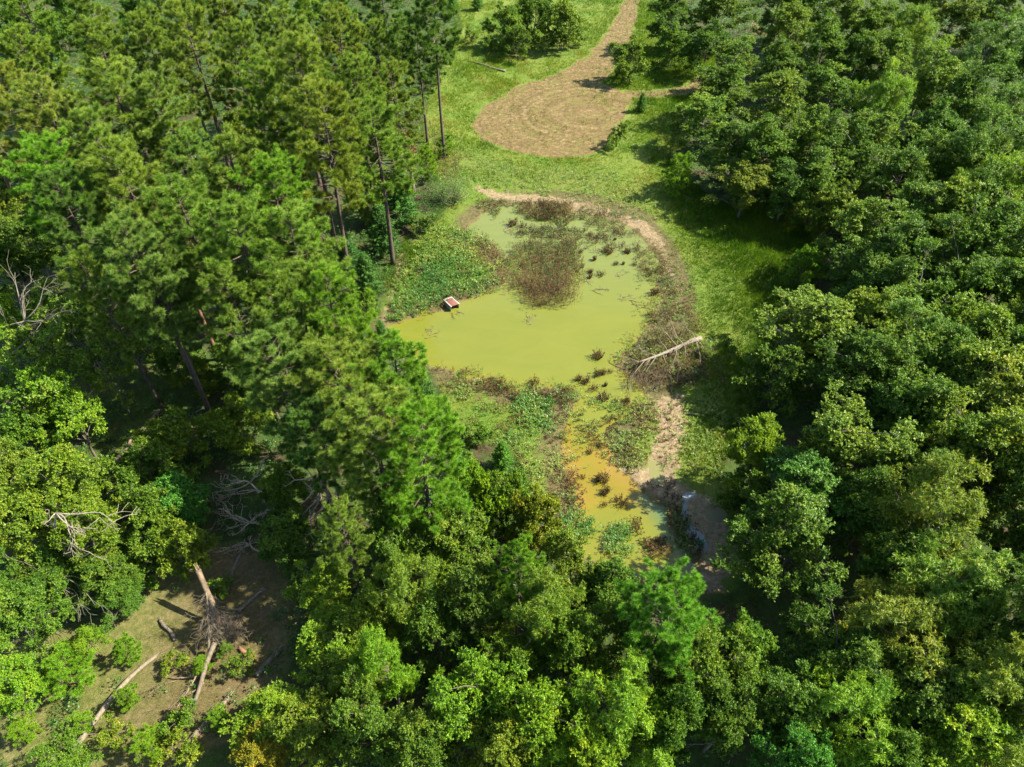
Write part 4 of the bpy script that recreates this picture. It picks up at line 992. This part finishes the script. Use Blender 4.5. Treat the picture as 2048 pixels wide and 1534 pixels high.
bare_crown('dead_tree', (662, 1050, 0), (640, 960, 6.5), [(600, 1010, 4), (598, 1040, 2.5), (610, 1060, 1.5), (700, 985, 5), (590, 960, 5.5), (620, 1035, 2.2)], .20,
           'thick grey trunk with curled bare branches under the pines', M_DEAD, 30, col=(1.6, 1.5, 1.4))
bare_crown('dead_tree', (195, 760, 0), (190, 620, 6), [(165, 575, 8), (215, 580, 8), (235, 590, 8), (250, 640, 7), (240, 680, 6), (150, 600, 7.5)], .08,
           'thin dead twigs above the sparse pale trees', M_DEAD, 31, col=(1.6, 1.45, 1.3), twr=.013)

# snag wrapped in brown vine beside the meadow
def vine_snag():
    rng = np.random.default_rng(61); a = P(828, 385, 0); b = P(818, 262, 0); b = np.array([a[0], a[1], 6.5]); e, c = anchored('vine_snag', [a], 'dead tree', 'pale bare trunk wrapped in brown vine at the edge of the meadow')
    t = MB(); p = curve_pts(a, b, 9, .01, rng); tube(t, p, np.linspace(.24, .12, 9), 9); place('trunk', t, M_PALE, e, c, (.8, .75, .7))
    v = MB(); n = 2600; z = rng.uniform(2.6, 7.0, n); th = rng.random(n) * 6.28; rr = .2 + .5 * rng.random(n) ** .7 * np.sin(np.clip((z - 2.3) / 4.7, 0, 1) * math.pi) ** .5
    C = np.stack([a[0] + rr * np.cos(th), a[1] + rr * np.sin(th), z], 1); leaves(v, C, np.array([[0, 0, 1.0]]).repeat(n, 0), .14, .09, rng, rng.random(n) * .8, 1.2); place('vine', v, M_BROWN, e, c, (1.5, 1.2, .9))
vine_snag()

# ---------------------------------------------------------------- half sunk box by the bank
def box():
    # roof corners (px, py) at about half a metre above the water
    zt = .42; A = P(901.2, 592.3, zt); B = P(886.0, 600.8, zt); C_ = P(901.7, 615.0, zt); D_ = P(916.3, 606.0, zt)
    o = (A + B + C_ + D_) / 4; ex = ((D_ - A) + (C_ - B)) / 2; ey = ((B - A) + (C_ - D_)) / 2      # ex runs to the open front
    W = np.linalg.norm(ey); Lb = np.linalg.norm(ex); xh = ex / Lb; yh = np.cross([0, 0, 1], xh); yh = yh * np.sign(np.dot(yh, ey))
    H = zt - WATER_Z + .18
    e = bpy.data.objects.new('wooden_box', None); COL.objects.link(e); e.location = (o[0], o[1], zt - H)
    M = np.stack([xh, yh, [0, 0, 1]], 1); tilt = np.array([[1, 0, 0], [0, 1, 0], [0, 0, 1.0]])
    tag(e, 'open fronted white box with rust red top half sunk by the pond bank', 'box')
    def mat(name, a, b, r=.6):
        m, n, l = new_mat(name); tc = N(n, 'ShaderNodeTexCoord'); q = N(n, 'ShaderNodeTexNoise', Scale=9.0, Detail=8.0, Roughness=.75); l.new(tc.outputs['Object'], q.inputs['Vector'])
        k = ramp(n, [(.35, a), (.65, b)]); l.new(q.outputs[0], k.inputs[0]); p = N(n, 'ShaderNodeBsdfPrincipled', Roughness=r); l.new(k.outputs[0], p.inputs['Base Color'])
        u = N(n, 'ShaderNodeOutputMaterial'); l.new(p.outputs[0], u.inputs[0]); return m
    def slab(name, x0, x1, y0, y1, z0, z1, mt):
        b = MB(); V = np.array([[x, y, z] for x in (x0, x1) for y in (y0, y1) for z in (z0, z1)]) @ M.T
        V = V + 0.0; b.add(V, None, [[0, 1, 3, 2], [4, 6, 7, 5], [0, 4, 5, 1], [2, 3, 7, 6], [0, 2, 6, 4], [1, 5, 7, 3]])
        me = b.mesh(name, mt); import bmesh as bm_; q = bm_.new(); q.from_mesh(me); bm_.ops.recalc_face_normals(q, faces=q.faces); bm_.ops.bevel(q, geom=q.edges[:], offset=.008, segments=1, affect='EDGES'); q.to_mesh(me); q.free()
        return link(name, me, e)
    wh = mat('white_paint', (0.2808, 0.2652, 0.2262), (0.3588, 0.3432, 0.3042)); rd = mat('rust_felt', (0.0897, 0.0296, 0.0172), (0.1482, 0.0562, 0.0351), .9); st = mat('stained_paint', (0.1014, 0.1014, 0.0702), (0.2574, 0.2496, 0.2106))
    l2, w2, t = Lb / 2, W / 2, .035
    slab('top_panel', -l2 + .085, l2, -w2 + .085, w2 - .085, H - .045, H - .012, rd)
    slab('trim', -l2 - .01, -l2 + .083, -w2 - .01, w2 + .01, H - .06, H, wh)
    slab('trim', -l2 + .085, l2 + .01, -w2 - .01, -w2 + .083, H - .06, H, wh)
    slab('trim', -l2 + .085, l2 + .01, w2 - .083, w2 + .01, H - .06, H, wh)
    slab('side_panel', -l2, l2 - .01, -w2, -w2 + t, 0, H - .062, st); slab('side_panel', -l2, l2 - .01, w2 - t, w2, 0, H - .062, st)
    slab('back_panel', -l2, -l2 + t, -w2 + t + .002, w2 - t - .002, 0, H - .062, st)
    slab('floor_panel', -l2 + t + .002, l2 - .02, -w2 + t + .002, w2 - t - .002, .05, .08, st)
    e.rotation_euler = (math.radians(-3), math.radians(4), 0)
box()

# ---------------------------------------------------------------- twigs lying in the pond
def water_twigs(px, py, w, n, label, seed, ang=0.0, mat=None, up=.12, L=(.6, 1.6)):
    rng = np.random.default_rng(seed); c0 = P(px, py, WATER_Z); e, c = anchored('floating_branch', [c0], 'branch', label, 'dead branches in the pond'); m = MB()
    for k in range(n):
        s = c0 + np.array([rng.normal() * w, rng.normal() * w * .7, .02]); a = ang + rng.normal() * .5
        p = [s]; 
        for j in range(5): p.append(p[-1] + np.array([math.cos(a + rng.normal() * .3), math.sin(a + rng.normal() * .3), rng.uniform(-.5, 1) * up * .4]) * rng.uniform(*L) / 5)
        p = np.array(p); p[:, 2] = np.maximum(p[:, 2], WATER_Z + .008); tube(m, p, np.linspace(.022, .010, 6), 4)
        for j in range(3): q = p[rng.integers(1, 6)]; tube(m, np.array([q, q + np.array([rng.normal() * .25, rng.normal() * .25, .05])]), [.012, .007], 3)
    place('twigs', m, mat or M_DEAD, e, c, (.9, .85, .75))
water_twigs(1068, 468, .7, 12, 'tangle of bare branches standing in the northern shallows', 1, .3, None, .6, (1.2, 2.6))
water_twigs(1008, 462, .5, 5, 'pale bare branch standing in the north west shallows', 2, .5, M_PALE, .5, (1.2, 2.4))
water_twigs(1262, 605, .4, 5, 'fan of twigs just below the surface near the east weeds', 3, -.4)
water_twigs(1240, 598, .35, 4, 'twigs floating left of the fan near the east weeds', 4, .1)
water_twigs(1190, 578, .35, 4, 'small twigs floating right of the brown island', 5, .3)
water_twigs(1168, 565, .25, 3, 'pale sticks floating close to the brown island', 6, 0, M_PALE)
water_twigs(1056, 645, .25, 6, 'faint upright twigs in the water south of the brown island', 7, 1.5)
water_twigs(862, 672, .3, 5, 'faint twigs in the west bay of the pond', 8, 1.0)
water_twigs(908, 626, .2, 4, 'thin twigs in the water in front of the sunk box', 9, -.7, None, .12, (.4, .9))
water_twigs(1240, 552, .25, 4, 'thin twigs in open water above the fan', 10, .9)

# ---------------------------------------------------------------- marsh plants
srng = np.random.default_rng(303)
def scatter(polypix, density, inside=True, edge=.4, z=0):
    """random points on the ground inside a traced region, thinning at its rim"""
    pl = poly(polypix, z); lo_, hi_ = pl.min(0), pl.max(0); n = int((hi_ - lo_).prod() * density)
    p = lo_ + srng.random((n, 2)) * (hi_ - lo_); s = sdist(p[:, 0], p[:, 1], pl) + fbm(p[:, 0], p[:, 1], .8) * edge * 2.5
    return p[srng.random(n) < np.clip(.5 - s / (2 * edge), 0, 1)]
def stems(mbd, pts, h, hw, nl, L, W, tint, rng, foot=None, curl=.22, clumpr=.10, stemw=.014):
    """little upright weeds: thin stems, narrow leaves up the stem"""
    n = len(pts)
    if not n: return
    z = ground_z(pts[:, 0], pts[:, 1]); z = np.maximum(z, WATER_Z) - .03
    base = np.c_[pts, z]; hh = h * rng.uniform(.5, 1.25, n); a = rng.normal(size=(n, 2)) * curl
    top = base + np.c_[a * hh[:, None], hh]
    s = np.c_[rng.normal(size=(n, 2)), np.zeros(n)]; s = norm(s) * stemw * .5
    V = np.stack([base - s, base + s, top + s * .3, top - s * .3], 1).reshape(-1, 3)
    tt = np.clip(tint + rng.normal(0, .15, n) + fbm(pts[:, 0], pts[:, 1], .45) * .9, 0, 1)
    mbd.add(V, None, np.arange(n)[:, None] * 4 + np.arange(4)[None], np.repeat(tt * .7, 4))
    f = rng.random((n, nl)) ** .7 * .85 + .15
    C = base[:, None] + (top - base)[:, None] * f[..., None]; d = norm(np.concatenate([rng.normal(size=(n, nl, 2)), rng.uniform(.1, 1.1, (n, nl, 1))], -1))
    C = C.reshape(-1, 3); d = d.reshape(-1, 3); l = L * rng.uniform(.6, 1.2, (len(C), 1)); w = norm(np.cross(d, [0, 0, 1.0])) * W * .5
    V = np.stack([C, C + d * l * .5 + w, C + d * l, C + d * l * .5 - w], 1).reshape(-1, 3)
    mbd.add(V, None, np.arange(len(C))[:, None] * 4 + np.arange(4)[None], np.repeat(np.clip(np.repeat(tt, nl) + rng.normal(0, .12, len(C)), 0, 1), 4))

green = MB(); brown = MB()
PEN = [(850, 480), (900, 455), (950, 462), (995, 490), (1018, 530), (1018, 558), (985, 582), (930, 596), (885, 612), (850, 628), (775, 645), (780, 610), (800, 565), (828, 520)]
pts = scatter(PEN, 26, z=0); k = fbm(pts[:, 0], pts[:, 1], .5); right = (pts[:, 0] - P(950, 540)[0]) / 4 + (P(950, 560)[1] - pts[:, 1]) / 9
mgreen = srng.random(len(pts)) < np.clip(.48 - .6 * right + k * 3.0, .02, .92)
pm = pts[mgreen]; nearbox = soft(np.hypot(pm[:, 0] - P(870, 590)[0], (pm[:, 1] - P(870, 590)[1]) * .6) - 2.2, 1.5); stems(green, pm, .55, .1, 7, .22, .07, .52 - .4 * nearbox, srng); stems(brown, pts[~mgreen], .5, .1, 7, .18, .05, .5, srng)
# brown island
pts = scatter([(1020, 500), (1050, 485), (1090, 482), (1150, 492), (1168, 525), (1162, 570), (1130, 604), (1085, 617), (1045, 600), (1022, 570), (1012, 540)], 40, edge=.7)
m_ = srng.random(len(pts)) < np.clip((pts[:, 1] - P(1090, 575)[1]) / 7, 0, .42); stems(brown, pts[~m_], .85, .1, 8, .17, .045, .5, srng); stems(green, pts[m_], .5, .1, 6, .18, .05, .45, srng)
# northern shallows and the weedy east rim
def patchy(px, dens, h, thr, tint, target, f=.7, nl=6, L=.16, W=.045, edge=.5, cl=None):
    p = scatter(px, dens, edge=edge); k = fbm(p[:, 0], p[:, 1], f) + .5 * fbm(p[:, 0] + 40, p[:, 1], f * 2.7); p = p[k > thr]
    stems(target, p, h, .1, nl, L, W, tint, srng)
NSH = [(955, 400), (1060, 400), (1170, 412), (1250, 432), (1200, 470), (1120, 478), (1040, 470), (1010, 440), (965, 428)]
patchy(NSH, 36, .42, -.02, .4, brown, edge=1.0); patchy(NSH, 14, .4, -.02, .5, green); patchy([(1035, 412), (1080, 402), (1140, 410), (1150, 432), (1105, 440), (1050, 435)], 60, .5, -.2, .4, brown)
NE = [(1180, 440), (1260, 450), (1310, 500), (1330, 560), (1300, 560), (1285, 520), (1240, 500), (1190, 498), (1120, 500), (1100, 470)]
patchy(NE, 40, .42, .06, .35, brown, 1.1, edge=1.0)
EAST = [(1290, 480), (1330, 500), (1360, 560), (1395, 620), (1420, 660), (1440, 760), (1380, 775), (1300, 785), (1262, 760), (1235, 735), (1255, 700), (1290, 670), (1305, 620), (1300, 560)]
patchy(EAST, 30, .42, -.1, .5, brown, .8, edge=1.2); patchy(EAST, 20, .36, -.05, .55, green, .6, edge=1.2)
patchy([(1262, 700), (1350, 650), (1400, 690), (1420, 750), (1350, 785), (1270, 775)], 18, .4, -.2, .35, brown)
# south and south west shore
SW = [(860, 735), (940, 750), (1040, 778), (1120, 780), (1165, 792), (1140, 850), (1150, 930), (1165, 1000), (1140, 1080), (1070, 1050), (1060, 960), (1010, 890), (940, 850), (890, 790)]
patchy(SW, 30, .46, -.06, .6, green, .6, 6, .18, .05, edge=1.0); patchy(SW, 22, .42, -.04, .5, brown, .8, edge=1.0)
patchy([(1030, 790), (1070, 785), (1110, 810), (1090, 850), (1050, 860), (1025, 830)], 44, .5, -.3, .42, green, .6, 8, .2, .07)
patchy([(870, 735), (960, 745), (1050, 775), (1160, 785), (1155, 805), (1050, 800), (940, 775), (880, 755)], 50, .5, -.02, .35, brown, .9)
# the sparse middle between pond and arm
MID = [(1170, 790), (1240, 800), (1300, 790), (1318, 830), (1300, 900), (1285, 940), (1260, 950), (1210, 920), (1180, 880), (1150, 850)]
patchy(MID, 30, .30, .0, .4, brown, .9); patchy(MID, 34, .30, -.02, .75, green, .8)
patchy([(1375, 800), (1430, 790), (1470, 860), (1430, 960), (1365, 965), (1368, 880)], 30, .3, -.12, .6, green, .7)
patchy([(1250, 940), (1310, 960), (1420, 970), (1430, 1000), (1330, 1000)], 22, .25, 0, .4, brown)
patchy([(862, 250), (900, 290), (960, 305), (1050, 328), (1200, 335), (1290, 372), (1340, 440), (1300, 450), (1200, 420), (1100, 395), (960, 372), (900, 390), (870, 330)], 16, .34, -.1, .7, green, .7)
patchy([(862, 250), (900, 290), (930, 330), (900, 390), (870, 330)], 22, .5, -.2, .6, brown, .7)
patchy([(1318, 795), (1368, 795), (1372, 860), (1355, 940), (1320, 950), (1312, 880)], 12, .22, -.2, .45, brown, .9, edge=1.0)
patchy([(1318, 795), (1368, 795), (1372, 860), (1355, 940), (1320, 950), (1312, 880)], 9, .2, -.1, .7, green, .9, edge=1.0)
# islets in the arm
for pg, d, h, t, tg in (([(1205, 1070), (1235, 1045), (1262, 1060), (1265, 1100), (1240, 1125), (1212, 1110)], 70, .55, .45, green), ([(1285, 1085), (1320, 1075), (1345, 1100), (1320, 1120), (1285, 1115)], 60, .42, .4, brown),
                        ([(1120, 1020), (1170, 1030), (1195, 1060), (1160, 1080), (1120, 1060)], 60, .5, .45, green), ([(1335, 990), (1365, 1000), (1392, 1060), (1408, 1115), (1388, 1110), (1360, 1060), (1330, 1015)], 36, .38, .3, brown),
                        ([(1265, 1035), (1280, 1045), (1285, 1070), (1262, 1070)], 60, .4, .3, brown), ([(1130, 940), (1165, 950), (1170, 1010), (1140, 1020), (1120, 980)], 34, .4, .4, brown)):
    stems(tg, scatter(pg, d), h, .1, 7, .17, .05, t, srng)
patchy([(1315, 985), (1370, 1000), (1400, 1060), (1415, 1120), (1380, 1110), (1350, 1060)], 30, .36, -.1, .3, green)
tag(link('marsh_weeds', green.mesh('marsh_weeds', M_WEED)), 'green leafy weeds crowding the margins of the pond', 'weeds', kind='stuff')
tag(link('brown_marsh_weeds', brown.mesh('brown_marsh_weeds', M_BROWN)), 'brown withered weeds standing in the pond shallows and on its islet', 'weeds', kind='stuff')

# single brown tussocks standing free in the water: counted, one object each
tprot = []
for s in range(9):
    r = np.random.default_rng(400 + s); b = MB(); n = int(r.integers(18, 75)); a = r.random(n) * 6.28; rad = r.uniform(.10, .34) * r.random(n) ** .5; base = np.stack([np.cos(a) * rad, np.sin(a) * rad, np.full(n, -.05)], 1)
    top = base * np.array([1.7, 1.7, 0]) + np.c_[r.normal(size=(n, 2)) * .09, np.zeros(n)] + np.c_[np.zeros((n, 2)), r.uniform(.2, .6, n)]; s2 = norm(np.c_[r.normal(size=(n, 2)), np.zeros(n)]) * .012
    b.add(np.stack([base - s2, base + s2, top], 1).reshape(-1, 3), np.arange(n)[:, None] * 3 + np.arange(3)[None], None, np.repeat(r.random(n) * .8, 3))
    C = (base[:, None] + (top - base)[:, None] * r.uniform(.3, 1, (n, 6, 1))).reshape(-1, 3); leaves(b, C, np.array([[0, 0, 1.0]]).repeat(len(C), 0), .13, .04, r, r.random(len(C)) * .85, 1.4)
    tprot.append(b.mesh('weed_tussock', M_BROWN))
TUS = [(1181, 545), (1202, 550), (1232, 529), (1247, 529), (1196, 714), (1197, 750), (1206, 747), (1220, 745), (1157, 760), (1171, 765), (1186, 778), (1067, 768), (1211, 772), (1207, 797), (1232, 803), (1254, 803),
       (1167, 955), (1214, 982), (1209, 988), (1207, 1010), (1242, 1006), (1197, 962), (1311, 645), (1297, 552), (1309, 588), (1301, 632), (1180, 556), (1295, 540), (1000, 768), (985, 760), (1189, 520), (1216, 505), (1160, 505),
       (1255, 505), (1270, 530), (1165, 535), (1025, 450), (1045, 455), (1180, 470), (1230, 480), (1205, 960), (1180, 905), (1200, 893)]
for k, (x, y) in enumerate(TUS):
    c = P(x, y, WATER_Z); s = srng.uniform(.6, 1.3)
    where, grp = (('in the north shallows among bare branches', 'north') if y < 485 else ('in open water right of the brown island', 'east') if y < 600 else ('along the east weeds above the fallen tree', 'east rim') if y < 700 else ('off the south shore where the pond narrows', 'south') if y < 860 else ('in the yellow south arm', 'arm'))
    tag(link('weed_tussock', tprot[k % 9], None, (c[0], c[1], WATER_Z - .02), srng.random() * 6.28, (s, s, s)), 'small brown weed tussock standing ' + where, 'tussock', 'brown tussocks in the pond, ' + grp)

# ---------------------------------------------------------------- meadow grass and undergrowth
def open_pts(n):
    lo_, hi_ = poly([(0, 0)])[0], None
    X = srng.uniform(-30, 46, n); Y = srng.uniform(16, 150, n); return X, Y
gr = MB(); X, Y = open_pts(620000)
dep = (Y * .7071 + CAMH * .7071); keep = (np.abs(X / dep) < .74) & (srng.random(len(X)) < np.clip(60 / np.maximum(Y, 20), .45, 1))
X, Y = X[keep], Y[keep]
sO = sdist(X, Y, OPEN); keep = sO + fbm(X, Y, .3) * 2.5 < 1.0; X, Y = X[keep], Y[keep]
sb = [sdist(X, Y, q) for q in (POND, DIRT, SAND, MUD)]; n1 = fbm(X, Y, .9)
tk = np.minimum(sdist(X, Y, TRACK), sdist(X, Y, TRACK2))
keep = ((tk + n1 > .1) | (srng.random(len(X)) < .1)) & (sb[0] + n1 * 2 > .6) & ((sb[0] + n1 * 3 > 2.6) | (srng.random(len(X)) < .35)) & ((sb[1] + fbm(X, Y, .5) * 1.6 + n1 * .9 > .0) | (srng.random(len(X)) < .05 + .12 * (fbm(X + 30, Y, .35) > .1))) & ((sb[2] + n1 * 2 > -.1) | (srng.random(len(X)) < .12)) & ((sb[3] + n1 * 2 > .2) | (srng.random(len(X)) < .06))
X, Y = X[keep], Y[keep]
keep = (srng.random(len(X)) > .62 * soft(sdist(X, Y, NORTHM), 1.5)) ; X, Y = X[keep], Y[keep]
lush = np.clip((X - P(1300, 400)[0]) / 6, 0, 1); den = fbm(X, Y, .45) + .35 * lush + .10
near = soft(sdist(X, Y, POND) - 4.5, 2.5)            # short trampled turf close to the pond
keep = srng.random(len(X)) < np.clip(.45 + den * 2.2 - near * .25, .06, 1); X, Y, lush, near = X[keep], Y[keep], lush[keep], near[keep]
print('grass tufts', len(X))
n = len(X); Z = ground_z(X, Y); nb = 3
b0 = np.repeat(np.stack([X, Y, Z - .03], 1), nb, 0) + np.c_[srng.normal(size=(n * nb, 2)) * .08, np.zeros(n * nb)]
hgt = (.20 + .34 * np.clip(fbm(X, Y, .25) * 1.6 + .35, 0, 1) + .12 * lush) * (1 - .55 * near); hgt = np.repeat(hgt, nb) * srng.uniform(.5, 1.3, n * nb)
tp_ = b0 + np.c_[srng.normal(size=(n * nb, 2)) * .38 * hgt[:, None], hgt]; sw = norm(np.c_[srng.normal(size=(n * nb, 2)), np.zeros(n * nb)]) * .022
tn = np.clip(.46 + fbm(X, Y, .13) * 1.2 + fbm(X, Y, .7) * 1.0 - .18 * lush - .1 * near, 0, 1); tn = np.clip(np.repeat(tn, nb) + srng.normal(0, .17, n * nb), 0, 1)
gr.add(np.stack([b0 - sw, b0 + sw, tp_], 1).reshape(-1, 3), np.arange(n * nb)[:, None] * 3 + np.arange(3)[None], None, np.repeat(tn, 3))
tag(link('grass', gr.mesh('grass', M_GRASS)), 'tall green grass of the meadow round the pond and the dirt circle', 'grass', kind='stuff')

def brush(name, label, n, test, hgt, L, W, matl, tint, per=26, rad=.38):
    mbd = MB(); X = srng.uniform(-75, 75, n); Y = srng.uniform(9, 150, n); d = (Y + CAMH) * .7071; k = np.abs(X / d) < .76; X, Y = X[k], Y[k]
    k = test(X, Y); X, Y = X[k], Y[k]; m = len(X); Z = ground_z(X, Y)
    C = np.repeat(np.stack([X, Y, Z], 1), per, 0); o = norm(srng.normal(size=(m * per, 3))) * srng.random((m * per, 1)) ** .5
    h = np.repeat(hgt * srng.uniform(.5, 1.6, m), per)[:, None]; C = C + o * np.array([rad, rad, .5]) * np.c_[np.ones((m * per, 2)), h] + np.c_[np.zeros((m * per, 2)), h * .5]
    t = np.clip(np.repeat(tint + srng.normal(0, .16, m), per) + srng.normal(0, .15, m * per), 0, 1)
    leaves(mbd, C, o * .4 + np.array([0, 0, .8]), L, W, srng, t); tag(link(name, mbd.mesh(name, matl)), label, 'undergrowth', kind='stuff')
brush('undergrowth', 'low leafy undergrowth between the trees of the wood', 36000,
      lambda x, y: (sdist(x, y, OPEN) > .6) & (fbm(x, y, .22) > -.05 - .35 * (y > 80)) & ((sdist(x, y, BLEAK) > 0) | (fbm(x, y, .6) > .12)) & (sdist(x, y, POND) > .5), .9, .15, .09, M_UNDER, .5)
brush('meadow_herbs', 'broad leaved herbs mixed into the meadow grass', 9000,
      lambda x, y: (sdist(x, y, OPEN) < -.5) & (sdist(x, y, DIRT) > .5) & (sdist(x, y, POND) > 2.5) & (fbm(x, y, .5) > .03), .4, .12, .06, M_WEED, .6, 16, .3)
# dry grass and litter in the lower left clearing
gr2 = MB(); p2 = scatter([(60, 770), (180, 740), (330, 700), (420, 760), (430, 850), (330, 930), (240, 1010), (180, 960), (120, 880)], 70, edge=1.0); p = scatter([(0, 1290), (60, 1270), (250, 1290), (420, 1180), (560, 1120), (590, 1240), (520, 1420), (440, 1530), (0, 1580)], 190, edge=1.0); p = p[fbm(p[:, 0], p[:, 1], .9) > -.12]; p = np.concatenate([p, p2]); n = len(p); Z = ground_z(p[:, 0], p[:, 1])
b0 = np.c_[p, Z - .02]; h = srng.uniform(.04, .18, n); tp_ = b0 + np.c_[srng.normal(size=(n, 2)) * .08, h]; sw = norm(np.c_[srng.normal(size=(n, 2)), np.zeros(n)]) * .010
gr2.add(np.stack([b0 - sw, b0 + sw, tp_], 1).reshape(-1, 3), np.arange(n)[:, None] * 3 + np.arange(3)[None], None, np.repeat(np.clip(srng.normal(.58, .22, n), 0, 1), 3))
tag(link('dry_grass', gr2.mesh('dry_grass', M_GRASS)), 'short dry grass over the lower left clearing', 'grass', kind='stuff')
